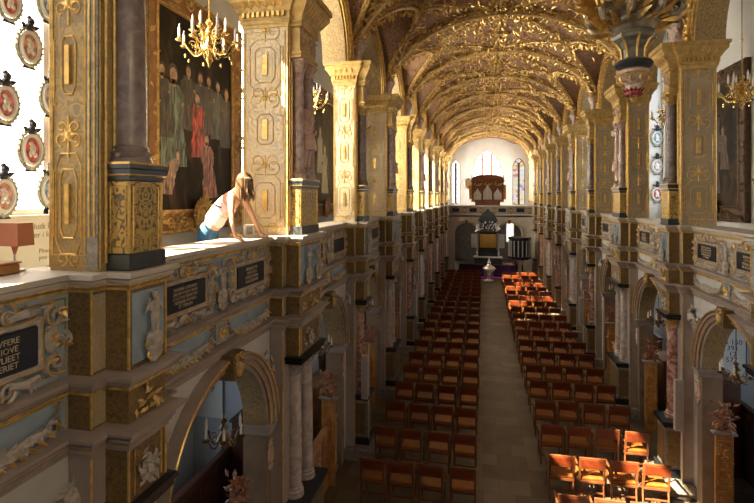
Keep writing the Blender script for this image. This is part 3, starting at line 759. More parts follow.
def lo_column(two):
    def b(name):
        e = empty(name); hw = .47 if two else .22; ys = (-.25,.25) if two else (0,); x1 = .46; cx = .24; r = .105 if two else .115
        m = MB(); m.cbox(-.02, x1+.06, -hw-.05, hw+.05, .25, .40, .01); m.build('plinth', M['black'], e, False)
        m = MB(); m.box(-.02, x1, -hw, hw, .40, 1.24); m.build('pedestal', M['speck'], e, False)
        g = MB(); g.box(.02, x1-.04, -hw-.012, hw+.012, .48, 1.16); g.box(0, x1+.012, -hw+.05, hw-.05, .48, 1.16); g.build('pedestal_panel', M['stone_brown'], e, False)
        m = MB(); block_mould(m, x1, hw, [(0,1.22),(.03,1.24),(.03,1.28),(.06,1.29),(.06,1.35)]); m.build('pedestal_cap', M['black'], e, False)
        for y in ys:
            s = shaft(r, 1.35, 3.18); s.v = [(vx+cx, vy+y, vz) for vx, vy, vz in s.v]
            s.build('column_shaft', M[SHAFTM[('l', 0 if two else 1)]], e)
            c = MB(); capital(c, r, 3.16, 3.38, cx, y); c.build('capital', M['gold_matte'] if not two else M['relief'], e)
        m = MB(); block_mould(m, x1-.06, hw, [(.02,3.38),(.05,3.38),(.05,3.42),(.075,3.44),(.075,3.48),(0,3.49)]); m.build('architrave', M['black'], e, False)
        m = MB(); m.box(-.02, x1-.06, -hw, hw, 3.48, 3.93); m.build('frieze_block', M['stone_brown'], e, False)
        g = MB(); foliage(g, -hw+.1, hw-.1, 3.55, 3.8, 20, .07, x1-.06, 8); rosette(g, 0, 3.66, .13, x1-.06, 8); g.build('carving', M['relief'], e)
        g = MB()
        for y in (-hw, hw): g.tube([(x1-.06,y,3.5),(x1-.06,y,3.9)], .011, 5)
        for y in (-hw+.06, hw-.06): g.tube([(x1-.055,y,3.53),(x1-.055,y,3.88)], .007, 5)
        g.build('gilt_edge', M['gold'], e)
        # block in the swag frieze and in the parapet above it
        m = MB(); m.box(-.02, .4, -hw, hw, 4.09, 4.36); m.build('swag_block', M['stone_brown'], e, False)
        g = MB(); foliage(g, -hw+.05, hw-.05, 4.12, 4.33, 30 if two else 20, .075, .4, 9); g.build('gilt_foliage', M['gold_matte'], e)
        m = MB(); m.box(-.02, .4, -hw, hw, 4.49, 5.11); m.build('parapet_block', M['stone_brown'], e, False)
        g = MB(); g.box(.39, .406, -hw+.03, hw-.03, 4.53, 5.07); g.build('parapet_face', M['blue'], e, False)
        g = MB()
        for y in (-hw, hw): g.tube([(.4,y,4.5),(.4,y,5.1)], .012, 5)
        g.build('gilt_corner', M['gold'], e)
        return e
    return b
def step_pier(two):
    def b(name):
        e = empty(name); h = .61 if two else .36
        m = MB(); m.box(-.02, .2, -h, h, .25, 3.92); m.build('pilaster', M['cornice'], e, False)
        m = MB(); m.box(-.02, .2, -h, h, 4.08, 4.37); m.build('frieze_step', M['stone_brown'], e, False)
        m = MB(); m.box(-.02, .2, -h, h, 4.48, 5.11); m.build('parapet_step', M['stone_brown'], e, False)
        g = MB()
        inn = .47 if two else .22
        for sg in (-1, 1):
            y0, y1 = sorted((sg*(inn+.005), sg*(h-.012)))
            for (za, zb_) in ((4.51,5.08),(4.11,4.35)):
                g = MB(); g.box(.195, .205, y0, y1, za, zb_); g.build('arabesque_face', M['ped_block'], e, False)
        g = MB()
        for sg in (-1, 1):
            for (a, c) in ((.3,3.88),(4.1,4.36),(4.5,5.1)): g.tube([(.2,sg*h,a),(.2,sg*h,c)], .010, 5)
        g.build('gilt_edge', M['gold'], e)
        return e
    return b
def herm_panel(h=.56, gilt=True):
    def b(name):
        m = MB(); putto(m, h*.62); m.v = [(x*.8+.06, y, z+h*.36) for x, y, z in m.v]
        m.ell((.05,0,h*.30),(.06,.09,.07)); m.ell((.05,0,h*.16),(.05,.075,.075)); m.ell((.05,0,h*.05),(.035,.05,.05))
        o = m.build(name, M['relief'])
        g = MB()
        for sg in (-1, 1): spiral(g, sg*.07, h*.25, .06, 1.3, PI/2, .05, .011, sg); spiral(g, sg*.05, h*.08, .04, 1.2, 0, .05, .009, -sg)
        g.build('gilt_scroll', M['gold'], o); return o
    return b
STRAP = {}
def tablet(two):
    def b(name):
        e = empty(name); w, h = .74, .27
        m = MB(); m.cbox(.0, .05, -w/2, w/2, -h/2, h/2, .008); m.build('plaque', M['black'], e, False)
        m = MB()
        for z in (-h/2-.05, h/2+.0): m.cbox(0, .035, -w/2-.06, w/2+.06, z, z+.05, .01)
        for y in (-w/2-.06, w/2): m.cbox(0, .035, y, y+.06, -h/2-.05, h/2+.05, .01)
        for sy in (-1, 1):
            m.ell((.02, sy*(w/2+.13), .02), (.03,.055,.12), n=8, m=6)
            m.tube([(.03, sy*(w/2+.02), h/2+.09),(.06, sy*(w/2-.1), h/2+.10),(.03, sy*(w/2-.2), h/2+.08)], [.02,.034,.02], 7)
            m.tube([(.03, sy*(w/2+.02), -h/2-.09),(.06, sy*(w/2-.1), -h/2-.10),(.03, sy*(w/2-.2), -h/2-.08)], [.02,.034,.02], 7)
            spiral(m, sy*(w/2+.15), h/2+.03, .085, 1.4, PI/2 if sy > 0 else PI/2, .03, .019, sy)
            spiral(m, sy*(w/2+.15), -h/2-.03, .085, 1.4, -PI/2, .03, .019, -sy)
            spiral(m, sy*.16, h/2+.11, .075, 1.3, PI/2, .03, .017, -sy); spiral(m, sy*.16, -h/2-.11, .07, 1.3, -PI/2, .03, .016, sy)
        m.ell((.03,0,h/2+.11),(.045,.07,.065)); m.ell((.03,0,-h/2-.10),(.04,.08,.055))
        foliage(m, -w/2-.2, w/2+.2, h/2+.04, h/2+.14, 10, .06, .01, 4); foliage(m, -w/2-.2, w/2+.2, -h/2-.14, -h/2-.04, 10, .06, .01, 6)
        rg = random.Random(21); g = MB()
        for i in range(150):
            y = rg.uniform(-.66,.66); z = rg.uniform(-.255,.255)
            if abs(y) < .45 and abs(z) < .20: continue
            a = rg.uniform(0,2*PI); q = m if i % 3 else g; L_ = rg.uniform(.05,.09)
            q.leaf((.0,y,z),(.035,y+L_*cos(a),z+L_*sin(a)),(1,0,0),.02,.6)
        m.build('strapwork_frame', M['relief'], e)
        rosette(g, 0, h/2+.115, .06, .07, 8); rosette(g, 0, -h/2-.10, .045, .065)
        for sy in (-1, 1):
            rosette(g, sy*(w/2+.13), .02, .045, .045); spiral(g, sy*(w/2+.15), h/2+.03, .095, 1.0, PI/2, .05, .007, sy); spiral(g, sy*(w/2+.15), -h/2-.03, .095, 1.0, -PI/2, .05, .007, -sy)
            g.ell((.05, sy*(w/2-.1), h/2+.11), .022, n=6, m=5); g.ell((.05, sy*(w/2-.1), -h/2-.11), .022, n=6, m=5)
            spiral(g, sy*.16, h/2+.11, .08, .9, PI/2, .045, .007, -sy)
        g.tube([(.037,-w/2-.05,-h/2-.04),(.037,w/2+.05,-h/2-.04),(.037,w/2+.05,h/2+.04),(.037,-w/2-.05,h/2+.04),(.037,-w/2-.05,-h/2-.04)], .007, 5)
        g.build('gilding', M['gold'], e)
        return e
    return b
def swag(name, W=1.12):
    m = MB(); rg = random.Random(11)
    for i in range(96):
        t = i/95; u = -W/2 + W*t; z = -.17*math.sqrt(max(0,1-(2*t-1)**2))+.06; th = .025+.07*(1-abs(2*t-1))
        a = rg.uniform(0, 2*PI); m.leaf((.01,u,z),(.045,u+th*1.5*cos(a),z+th*1.3*sin(a)),(1,0,0),th*.5,.6)
        if i % 3 == 0: m.ell((.03,u,z),(.03,th*.55,th*.55), n=6, m=5)
    o = m.build(name, M['relief'])
    for sg in (-1,1):
        g = MB()
        g.tube([(.02+.0*t, sg*W/2+.025*cos(2*PI*t/10), .085+.025*sin(2*PI*t/10)) for t in range(11)], .007, 5)
        g.tube([(.02,sg*W/2,.06),(.025,sg*W/2,-.10)], [.006,.014], 5)
        g.build('gilt_hook', M['gold'], o)
    g = MB()
    for i in range(15): u = -W*.45+W*.9*i/14; z = -.17*math.sqrt(max(0,1-(u*2/W)**2))+.05; g.leaf((.04,u,z),(.085,u+.05,z-.05),(1,0,0),.016,.5)
    tag(g.build('gilt_leafwork', M['gold'], o), kind='stuff'); return o
def center_block(name):
    m = MB(); m.cbox(0, .04, -.12, .12, -.125, .125, .01); o = m.build(name, M['blue'], None, False)
    g = MB(); rosette(g, 0, 0, .09, .04, 8); g.tube([(.042,-.10,-.11),(.042,.10,-.11),(.042,.10,.11),(.042,-.10,.11),(.042,-.10,-.11)], .007, 5)
    g.build('gilt_rosette', M['gold'], o); return o
def arch_b(r, zs, depth, w1, gold, key):
    def b(name):
        e = empty(name); n = 28
        prof = [(r-.0,-depth),(r-.005,.03),(r+.05,.04),(r+.055,.075),(r+.12,.08),(r+.125,.11),(r+w1-.04,.12),(r+w1-.035,.14),(r+w1,.14),(r+w1+.005,0)]
        m = MB(); rows = []
        for i in range(n+1):
            a = PI*i/n; rows.append([(x, rr*cos(a), zs+rr*sin(a)) for rr, x in prof])
        m.grid(rows); m.build('archivolt', M['cornice' if gold < 2 else 'gold_matte'], e)
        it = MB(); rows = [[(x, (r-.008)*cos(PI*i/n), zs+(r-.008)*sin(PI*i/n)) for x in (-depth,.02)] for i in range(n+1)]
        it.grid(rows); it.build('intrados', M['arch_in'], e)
        g = MB()
        for rr, x in ((r+.052,.07),(r+.122,.108),(r+w1-.02,.145)):
            g.tube([(x, rr*cos(PI*i/n), zs+rr*sin(PI*i/n)) for i in range(n+1)], .012 if gold < 2 else .02, 5)
        if gold == 2:
            for i in range(1, 40):
                a = PI*i/40; rr = r+.16; g.leaf((.09,rr*cos(a),zs+rr*sin(a)),(.14,(rr+.07)*cos(a+.03),zs+(rr+.07)*sin(a+.03)),(1,0,0),.03,.5)
        g.build('gilt_bead', M['gold'], e)
        k = MB(); zt = zs+r
        k.prism([(-.09,zt-.06),(.09,zt-.06),(.14,zt+w1+.05),(-.14,zt+w1+.05)], 0, -.1, .19)
        k.build('keystone', M['stone_brown'], e, False)
        k = MB(); spiral(k, -.05, zt+w1-.0, .05, 1.2, 0, .2, .014); spiral(k, .05, zt+w1-.0, .05, 1.2, PI, .2, .014, -1); k.ell((.2,0,zt+.06),(.05,.07,.09)); foliage(k, -.08,.08,zt-.02,zt+.2,10,.06,.19,2)
        k.build('keystone_carving', M['gold_matte'], e)
        if key:
            for sg in (-1, 1):
                y0, y1 = sorted((sg*(r-.05), sg*(r+w1+.02))); i_ = MB()
                rows = [[(-depth-.0,sg*(r-p),z),(.06+p,sg*(r-p),z),(.06+p,sg*(r+w1+.02),z)] for p, z in ((0,zs-.16),(.015,zs-.14),(.015,zs-.09),(.04,zs-.07),(.04,zs-.045),(.06,zs-.03),(.06,zs),(-.02,zs))]
                i_.grid(rows); i_.build('impost', M['cornice'], e, False)
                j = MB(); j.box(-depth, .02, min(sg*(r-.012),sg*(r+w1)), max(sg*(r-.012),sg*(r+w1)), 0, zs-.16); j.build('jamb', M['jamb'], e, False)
                c = MB(); c.ell((.03, sg*(r+.12), zs-.48),(.05,.08,.15), n=8, m=6); spiral(c, sg*(r+.12), zs-.32, .07, 1.3, 0, .04, .02); spiral(c, sg*(r+.12), zs-.64, .07, 1.3, PI, .04, .018, -1); foliage(c, sg*(r+.12)-.08, sg*(r+.12)+.08, zs-.68, zs-.28, 14, .07, .03, 7)
                c.build('cartouche', M['relief_warm'], e)
        return e
    return b
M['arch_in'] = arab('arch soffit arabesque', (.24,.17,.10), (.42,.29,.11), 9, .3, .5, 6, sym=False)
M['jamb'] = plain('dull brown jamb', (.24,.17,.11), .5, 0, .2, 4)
M['uparch_in'] = M['arch_in']
def spandrel_fig(sg):
    def b(name):
        m = MB(); putto(m, .62, True, True)
        o_ = MB(); Rm = Matrix.Rotation(sg*R(42), 4, 'X') 
        o_.merge(m, Matrix.Translation((.04,0,0)) @ Rm @ Matrix.Diagonal((.75,1,1,1)))
        foliage(o_, -.25, .25, .0, .35, 10, .12, .0, 3)
        return o_.build(name, M['relief'])
    return b
# ---------------------------------------------------------------- place them
KL = range(1, 11); KR = range(2, 11)
num = {'left': 0, 'right': 0}
TXT = ['NSVFERE\nET IOVE\nN VLIEET\nAPERIET','DOMINE LAVDABO\nSALVATOREM MEVM\nLOCVTVS PERPETVO\nMISERERE POPVLO\nET TERRAM','BENEDICTVS\nDEVS MEVS\nMISERICORDIA\nIN AETERNVM']
VIEW = {'left': 1, 'right': 3}
for side in ('left', 'right'):
    ks = KL if side == 'left' else KR
    first = 1 if side == 'left' else 2
    for n_, k in enumerate(ks):
        od = ORD[n_+1]; y = PY(k); two = pair(k)
        loc, rz = at(side, y, 0)
        pl = SIDEW[side]
        dep = .235 if (k == 1) else (.50 if two else .30)
        if n_ >= 4: dep = .36
        if side == 'right': dep = .32 if two else .42
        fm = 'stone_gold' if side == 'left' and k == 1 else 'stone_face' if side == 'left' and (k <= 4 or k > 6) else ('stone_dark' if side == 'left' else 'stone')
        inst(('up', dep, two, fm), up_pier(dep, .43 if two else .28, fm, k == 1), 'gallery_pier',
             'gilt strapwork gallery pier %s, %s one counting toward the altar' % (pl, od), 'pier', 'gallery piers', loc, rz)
        inst(('uc', two, k == 1), up_column(two, .135 if k == 1 else (.085 if two else .105)), 'gallery_column_pair' if two else 'gallery_column',
             '%s on gilt pedestal at the %s gallery pier %s' % ('paired rosy marble columns' if two else 'single dark marble column', od, pl), 'column', 'gallery columns on pedestals', loc, rz)
        inst(('lc', two), lo_column(two), 'arcade_column_pair' if two else 'arcade_column',
             '%s on pedestal below the %s gallery pier %s' % ('paired pale marble columns' if two else 'single red mottled marble column', od, pl), 'column', 'lower arcade columns', loc, rz)
        inst(('sp', two), step_pier(two), 'arcade_pilaster', 'brown and gilt stepped pilaster behind the %s lower column %s' % (od, pl), 'pilaster', 'lower arcade pilasters', loc, rz)
        # putto on the parapet block
        loc, rz = at(side, y, 4.52, -.405)
        if two:
            for j, dy in enumerate((-.22, .22)):
                loc, rz = at(side, y+dy, 4.52, -.405)
                inst(('putto',), herm_panel(), 'parapet_putto', 'carved winged putto, %s one on the %s parapet block %s' % (('first','second')[j], od, pl), 'carving', 'putti on the parapet', loc, rz)
        else:
            inst(('putto',), herm_panel(), 'parapet_putto', 'carved winged putto alone on the %s parapet block %s' % (od, pl), 'carving', 'putti on the parapet', loc, rz)
        if two:
            def statue(name):
                m = MB(); putto(m, .95, True, True); o = m.build(name, M['skinstone']); g = MB(); g.lathe([(.12,-.16),(.12,-.12),(.09,-.10),(.1,-.02),(.12,0)], n=10); g.build('statue_base', M['relief'], o); return o
            M['skinstone'] = M.get('skinstone') or plain('painted rosy statue', (.60,.40,.32), .5, 0, .15, 8)
            loc, rz = at(side, y, 6.23, -.32)
            inst(('statue',), statue, 'niche_statue', 'rosy winged statue between the paired columns of the %s gallery pier %s' % (od, pl), 'statue', 'statues between gallery columns', loc, rz)
    # bays
    b0 = 0 if side == 'left' else 2
    for n_, k in enumerate(range(b0, 10)):
        ya, yb = PY(k)+hs(k), PY(k+1)-hs(k+1); yc = (PY(k)+PY(k+1))/2; od = ORD[n_+1]
        mid = (ya+yb)/2; quarter = (yb-ya)/4
        nearest = 'leftmost' if side == 'left' else 'rightmost'
        for j, sg in enumerate((-1, 1)):
            yy = mid + sg*(quarter+.03)
            if side == 'left' and k == 0 and sg < 0: continue
            loc, rz = at(side, yy, 4.795, -.005)
            num[side] += 1
            e = inst(('tab',), tablet(False), 'inscription_tablet', 'black inscription tablet on the parapet %s, %s one counting toward the altar' % (SIDEW[side], ORD[num[side]]), 'tablet', 'black inscription tablets', loc, rz)
            if num[side] <= 3 or (side == 'right' and num[side] <= 5):
                ti = 0 if (side == 'left' and num[side] == 1) else (1 if num[side] == 2 else 2)
                t = text_obj(TXT[ti], .056 if ti != 1 else .046, M['letter'], 'lettering', e, (.054,.12 if ti == 0 else 0,0), spacing=.95)
            loc, rz = at(side, yy, 4.23, -.005)
            inst(('swag',), swag, 'carved_garland', 'carved leaf garland in the frieze below the %s inscription tablet %s' % (ORD[num[side]], SIDEW[side]), 'garland', 'carved garlands in the frieze', loc, rz)
            loc, rz = at(side, yc + sg*1.28, 3.28, -.02)
            fs = sg if side == 'left' else -sg
            inst(('sf', fs), spandrel_fig(-fs), 'spandrel_angel', 'carved winged figure on the %s shoulder of the %s lower arch %s' % ('near' if sg < 0 else 'altarward', od, SIDEW[side]), 'carving', 'carved figures above the arches', loc, rz)
        for j, (za, zb_) in enumerate(((4.53,5.06),(4.125,4.335))):
            for sg in (-1, 1):
                y0, y1 = sorted((mid + sg*.13, mid + sg*((yb-ya)/2-.03))); loc, rz = at(side, (y0+y1)/2, (za+zb_)/2, -.004); a = (y1-y0)/2; h_ = (zb_-za)/2
                def fld(name, a=a, h_=h_):
                    g = MB(); g.tube([(0,-a,-h_),(0,a,-h_),(0,a,h_),(0,-a,h_),(0,-a,-h_)], .009, 5)
                    return g.build(name, M['gold'])
                inst(('fld', j, round(a,3)), fld, 'gilt_border', 'thin gilt border of the %s %s field %s, %s half' % (od, ('parapet','frieze')[j], SIDEW[side], 'near' if sg < 0 else 'altarward'), 'border', 'gilt field borders', loc, rz)
        loc, rz = at(side, mid, 4.50, -.0)
        inst(('herm2',), herm_panel(.58), 'parapet_herm', 'carved herm between the two tablets of the %s parapet bay %s' % (od, SIDEW[side]), 'carving', 'herms on the parapet', loc, rz)
        loc, rz = at(side, mid, 4.23, -.0)
        inst(('cb',), center_block, 'rosette_block', 'gilt rosette block between two garlands, %s frieze bay %s' % (od, SIDEW[side]), 'carving', 'rosette blocks in the frieze', loc, rz)
        loc, rz = at(side, yc, 0)
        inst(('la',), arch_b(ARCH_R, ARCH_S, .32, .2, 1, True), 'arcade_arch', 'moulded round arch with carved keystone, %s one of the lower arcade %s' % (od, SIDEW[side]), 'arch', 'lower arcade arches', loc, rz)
        inst(('ua',), arch_b(UP_R, UP_S, .5, .25, 2, False), 'gallery_arch', 'gilded round arch high over the gallery, %s one %s' % (od, SIDEW[side]), 'arch', 'gallery arches', loc, rz)
# ================================================================ chairs
def chair_b(name):
    e = empty(name); W = .235
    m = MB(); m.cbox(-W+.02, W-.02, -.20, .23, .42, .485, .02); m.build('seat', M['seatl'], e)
    m = MB()
    m.cbox(-W, W, -.21, -.18, .375, .425, .006); m.cbox(-W, W, .20, .235, .375, .425, .006)
    for s in (-1, 1): m.cbox(s*(W-.015)-.015, s*(W-.015)+.015, -.2, .22, .375, .425, .006)
    m.build('seat_frame', M['chairwood'], e, False)
    tilt = Matrix.Translation((0,-.2,.45)) @ Matrix.Rotation(R(9), 4, 'X')
    b = MB(); b.cbox(-W+.035, W-.035, -.018, .022, .235, .415, .012); o = MB(); o.merge(b, tilt); o.build('backrest', M['leather'], e)
    b = MB()
    b.cbox(-W, W, -.014, .016, .405, .445, .006); b.cbox(-W+.03, W-.03, -.012, .014, .21, .238, .005)
    for s in (-1, 1): b.cbox(s*(W-.018)-.018, s*(W-.018)+.018, -.014, .016, -.04, .43, .006)
    o = MB(); o.merge(b, tilt); o.build('back_frame', M['chairwood'], e, False)
    for sx in (-1, 1):
        for (y, z1, dy) in ((.215, .64, 0), (-.195, .42, -.03)):
            l = MB(); x = sx*(W-.017)
            l.tube([(x, y+dy, 0), (x, y, z1*.7), (x, y, z1)], [.015,.02,.018], 4); l.build('leg', M['chairwood'], e, False)
        a = MB(); x = sx*(W-.005)
        a.tube([(x, -.235, .655), (x, -.05, .662), (x, .18, .655), (x, .25, .635)], [.014,.022,.024,.016], 5); a.build('armrest', M['chairwood'], e)
    s = MB(); s.cbox(-W+.02, W-.02, -.19, -.165, .17, .20, .004); s.build('stretcher', M['chairwood'], e, False)
    return e
def row_y(d, x): return (d + .209*x)/.978
rc = random.Random(3)
for side, xs, d0 in (('right', [1.46+.56*j for j in range(4)], 8.42), ('left', [-.36-.565*j for j in range(4)], 9.25)):
    for i in range(20):
        y = row_y(d0+1.28*i, xs[0] if side == 'right' else xs[0])
        for j, x in enumerate(xs):
            lab = 'red leather armchair, %s row before the altar, %s, %s seat from the aisle' % (ORD[20-i], 'pulpit side' if side == 'right' else 'side without pulpit', ORD[j+1])
            inst('chair', chair_b, 'chair', lab, 'chair', 'chairs in rows on the %s' % ('pulpit side' if side == 'right' else 'side without pulpit'),
                 (x+rc.uniform(-.015,.015), y+rc.uniform(-.03,.03), 0), rc.uniform(-.03,.03))
# ================================================================ chandeliers
def chand_b(R0, H, chain, arms, glass):
    def b(name):
        e = empty(name)
        m = MB(); m.tube([(0,0,chain),(0,0,H*.5)], .008, 6); m.ell((0,0,H*.5+.6), .025, n=6, m=5); m.build('hanging_rod', M['brass'] if glass else M['lead'], e)
        m = MB(); m.lathe([(.01,.5*H),(.05,.42*H),(.02,.34*H),(.06,.2*H),(.03,.12*H),(.075,-.05*H),(.09,-.14*H),(.03,-.26*H),(.05,-.34*H),(.02,-.42*H),(.005,-.5*H)], n=10)
        m.build('baluster', M['brass' if glass else 'oldbrass'], e)
        for tier, (na, rr, z0) in enumerate(((arms, R0, -.1*H), (arms-2 if glass else 0, R0*.55, .16*H))):
            for i in range(na):
                a = 2*PI*(i+.5*tier)/na; c, s = cos(a), sin(a)
                pts = []
                for t in range(11):
                    u = t/10; r = .05+(rr-.05)*u; z = z0 - .09*math.sin(PI*min(1,u*1.25))*(1 if u < .8 else .4) + .10*max(0,u-.6)
                    pts.append((r*c, r*s, z))
                g = MB(); g.tube(pts, [.012]*8+[.010,.010,.009], 5); zt = pts[-1][2]
                sp = [(rr*.55*c + .045*math.cos(q)*c*(1-q/9), rr*.55*s + .045*math.cos(q)*s*(1-q/9), z0+.02+.045*math.sin(q)*(1-q/9)) for q in [x*.5 for x in range(14)]]
                g.tube(sp, .007, 4)
                g.lathe([(.012,-.02),(.045,.0),(.05,.012),(.02,.02),(.02,.04)], (rr*c, rr*s, zt), 8)
                if glass: g.ell((rr*.8*c, rr*.8*s, z0-.14), (.014,.014,.03), n=5, m=4)
                ao = g.build('arm', M['brass' if glass else 'oldbrass'], e)
                k = MB(); k.lathe([(.017,0),(.017,.12),(.010,.14),(.004,.17),(.001,.18)], (rr*c, rr*s, zt+.03), 8); k.build('candle', M['candle'], ao)
        return e
    return b
for side in ('left', 'right'):
    for n_, k in enumerate(range(1 if side == 'left' else 2, 10)):
        yc = (PY(k)+PY(k+1))/2
        loc, rz = at(side, yc+.35, 7.75, .4)
        if side == 'right' and k == 2: loc = (4.4, 9.75, 7.62)
        if n_ < 6:
            inst('chU', chand_b(.36,.62,2.5,8,True), 'chandelier', 'gilded chandelier hanging in the gallery opening %s, %s one toward the altar' % (SIDEW[side], ORD[n_+1]), 'chandelier', 'gallery chandeliers', loc, rz)
        loc, rz = at(side, yc+.35, 2.80, .2)
        if n_ < 5:
            inst('chL', chand_b(.24,.42,.92,6,False), 'chandelier', 'small brass candle chandelier hanging in the %s lower arch %s' % (ORD[n_+1], SIDEW[side]), 'chandelier', 'lower arch chandeliers', loc, rz)
# ================================================================ paintings in the galleries
def robe_mat(name, c):
    # brushed folds: stretched noise with dark hollows
    m, nt, b = nm(name); L = nt.links.new; b.inputs['Roughness'].default_value = .4
    tc = N(nt, 'ShaderNodeTexCoord'); mp = N(nt, 'ShaderNodeMapping'); mp.inputs['Scale'].default_value = (1,3.2,.8); mp.inputs['Rotation'].default_value = (.25,0,0); L(tc.outputs['Object'], mp.inputs['Vector'])
    no = N(nt, 'ShaderNodeTexNoise', Scale=4.5, Detail=4, Distortion=1.0); L(mp.outputs[0], no.inputs['Vector'])
    r = ramp(nt, [(.34, tuple(x*.12 for x in c)), (.5, tuple(x*.7 for x in c)), (.66, tuple(min(1,x*1.6) for x in c))]); L(no.outputs['Fac'], r.inputs['Fac']); L(r.outputs['Color'], b.inputs['Base Color'])
    return m
def painting(side, y0, y1, z0, z1, seed, label, figs, fl=1.0, fm='wood', om='gold_matte'):
    loc, rz = at(side, (y0+y1)/2, z0, QO)
    e = empty('framed_painting', loc, rz); w = (y1-y0)/2; h = z1-z0
    c = MB(); c.box(.05, .07, -w, w, 0, h); co = c.build('canvas', canvas_mat('oil canvas %d' % seed, seed), e, False)
    # painted figures: thin shapes lying on the canvas
    rp = random.Random(seed)
    for i, (u, v, hh, col, lean) in enumerate(figs):
        y = -w + u*2*w; z = v*h; W_ = hh*.20
        out = [(-W_*1.1,0),(-W_*.9,hh*.25),(-W_*.75,hh*.5),(-W_*1.05,hh*.72),(-W_*.55,hh*.83),(W_*.5,hh*.83),(W_*.95,hh*.74),(W_*.8,hh*.5),(W_*1.05,hh*.25),(W_*1.25,0)]
        sm = []
        for q in range(len(out)):       # rounded, slightly ragged outline
            p, r_ = out[q], out[(q+1) % len(out)]
            for t in (.0,.34,.67): sm.append((y + p[0]+(r_[0]-p[0])*t + rp.uniform(-.02,.02) + lean*(p[1]+(r_[1]-p[1])*t), z + p[1]+(r_[1]-p[1])*t + rp.uniform(-.015,.015)))
        f = MB(); f.prism(sm, 0, .07, .0715+i*.0004); fo = f.build('painted_robe', robe_mat('robe %d %d' % (seed, i), col), co, False)
        f = MB(); x_ = .073+i*.0004; hy = y+lean*hh*.93
        f.prism([(hy+hh*.062*cos(2*PI*t/14), z+hh*.91+hh*.085*sin(2*PI*t/14)) for t in range(14)], 0, .07, x_)
        f.prism([(hy-.03*hh,z+hh*.8),(hy+.03*hh,z+hh*.8),(hy+.03*hh,z+hh*.88),(hy-.03*hh,z+hh*.88)], 0, .07, x_)
        f.build('painted_head', plain('flesh %d %d' % (seed, i), tuple(c*fl for c in (.62,.40,.26)), .4, 0, .35, 9), fo); f = MB()
        sd_ = rp.choice((-1,1))
        f.tube([(x_-.004,y+lean*hh*.6+sd_*.16*hh,z+hh*.66),(x_-.004,y+lean*hh*.6+sd_*.13*hh,z+hh*.62)], [.02*hh,.022*hh], 5)
        f.build('painted_hand', plain('hand %d %d' % (seed, i), tuple(c*fl for c in (.62,.40,.26)), .4, 0, .35, 9), fo)
        f = MB(); f.prism([(hy+hh*.076*cos(t*.3), z+hh*.935+hh*.10*sin(t*.3)) for t in range(21)], 0, .0695, x_-.0008); f.build('painted_hair', M['mahog'], fo)
    g = MB()
    for t, x, r in ((.03,.08,.035),(.32,.09,.03)):
        g.tube([(x,-w-t,-t),(x,w+t,-t),(x,w+t,h+t),(x,-w-t,h+t),(x,-w-t,-t)], r, 6)
    g.build('gilt_inner_frame', M[om], e)
    f = MB()
    for y0_, y1_, a, b_ in ((-w-.34,-w,-.34,h+.34),(w,w+.34,-.34,h+.34),(-w,w,-.34,0),(-w,w,h,h+.34)): f.box(0, .085, y0_, y1_, a, b_)
    f.build('frame_board', M[fm], e, False)
    k = MB()
    for i in range(110):
        q = rnd.random()
        if q < .3: p = (rnd.uniform(-w-.3,w+.3), -rnd.uniform(.06,.3))
        elif q < .6: p = (rnd.uniform(-w-.3,w+.3), h+rnd.uniform(.06,.3))
        else: p = (rnd.choice((-1,1))*(w+rnd.uniform(.07,.3)), rnd.uniform(-.3,h+.3))
        a = rnd.uniform(0, 2*PI); k.leaf((.09,p[0],p[1]),(.14,p[0]+.12*cos(a),p[1]+.12*sin(a)),(1,0,0),.04,.5)
    tag(k.build('carved_leafwork', M[om], e), kind='stuff')
    for sg in (-1, 1):
        for i in range(4): k = MB(); spiral(k, sg*(.28+.16*i), -.2, .09, 1.5, PI*i, .10, .022, sg); k.build('carved_scroll', M[om], e)
        k = MB(); spiral(k, sg*.3, h+.24, .11, 1.5, 0, .1, .022, sg); k.build('carved_scroll', M[om], e)
    k = MB(); k.tube([(.13,.16*cos(2*PI*t/16),-.16+.20*sin(2*PI*t/16)) for t in range(17)], .03, 6); k.ell((.12,0,-.16),(.06,.14,.17))
    for i in range(12):
        a = PI*i/11; k.leaf((.1,.12*cos(a),-.12+.14*sin(a)),(.16,.33*cos(a),-.10+.32*sin(a)),(1,0,0),.06,.5)
    k.build('cartouche', M[om], e)
    return tag(e, label, 'painting')
painting('left', 5.98, 7.98, 5.62, 8.45, 3, 'large oil painting of robed figures in carved gilt frame behind the woman',
         [(.52,.40,.98,(.10,.085,.06),0),(.36,.42,.95,(.09,.06,.04),0),(.64,.42,.92,(.10,.07,.045),0),(.78,.40,.95,(.10,.10,.08),0),(.92,.36,1.0,(.07,.05,.035),0),(.16,.22,1.42,(.15,.19,.13),.02),
          (.04,.36,1.0,(.08,.055,.035),0),(.50,.28,.98,(.62,.09,.045),-.05),(.66,.06,1.0,(.42,.17,.09),-.12),(.08,.08,.62,(.42,.28,.19),.5)])
painting('left', 12.3, 14.2, 5.62, 8.45, 11, 'narrow glimpse of a dark painting in brown frame past the first column pair', [(.5,.1,1.3,(.05,.06,.05),0),(.3,.3,1.2,(.08,.05,.03),0)], .4, 'frame_dark', 'wood')
painting('right', 11.95, 14.05, 5.6, 8.35, 23, 'large nearly black painting of dim figures on the gallery wall facing the woman', [(.2,.12,1.0,(.06,.04,.03),.1),(.45,.1,1.3,(.04,.045,.05),0),(.7,.3,.95,(.10,.05,.03),-.1),(.5,.45,1.0,(.05,.05,.045),0),(.3,.4,.95,(.06,.045,.03),0)], .35, 'frame_dark', 'frame_dark')
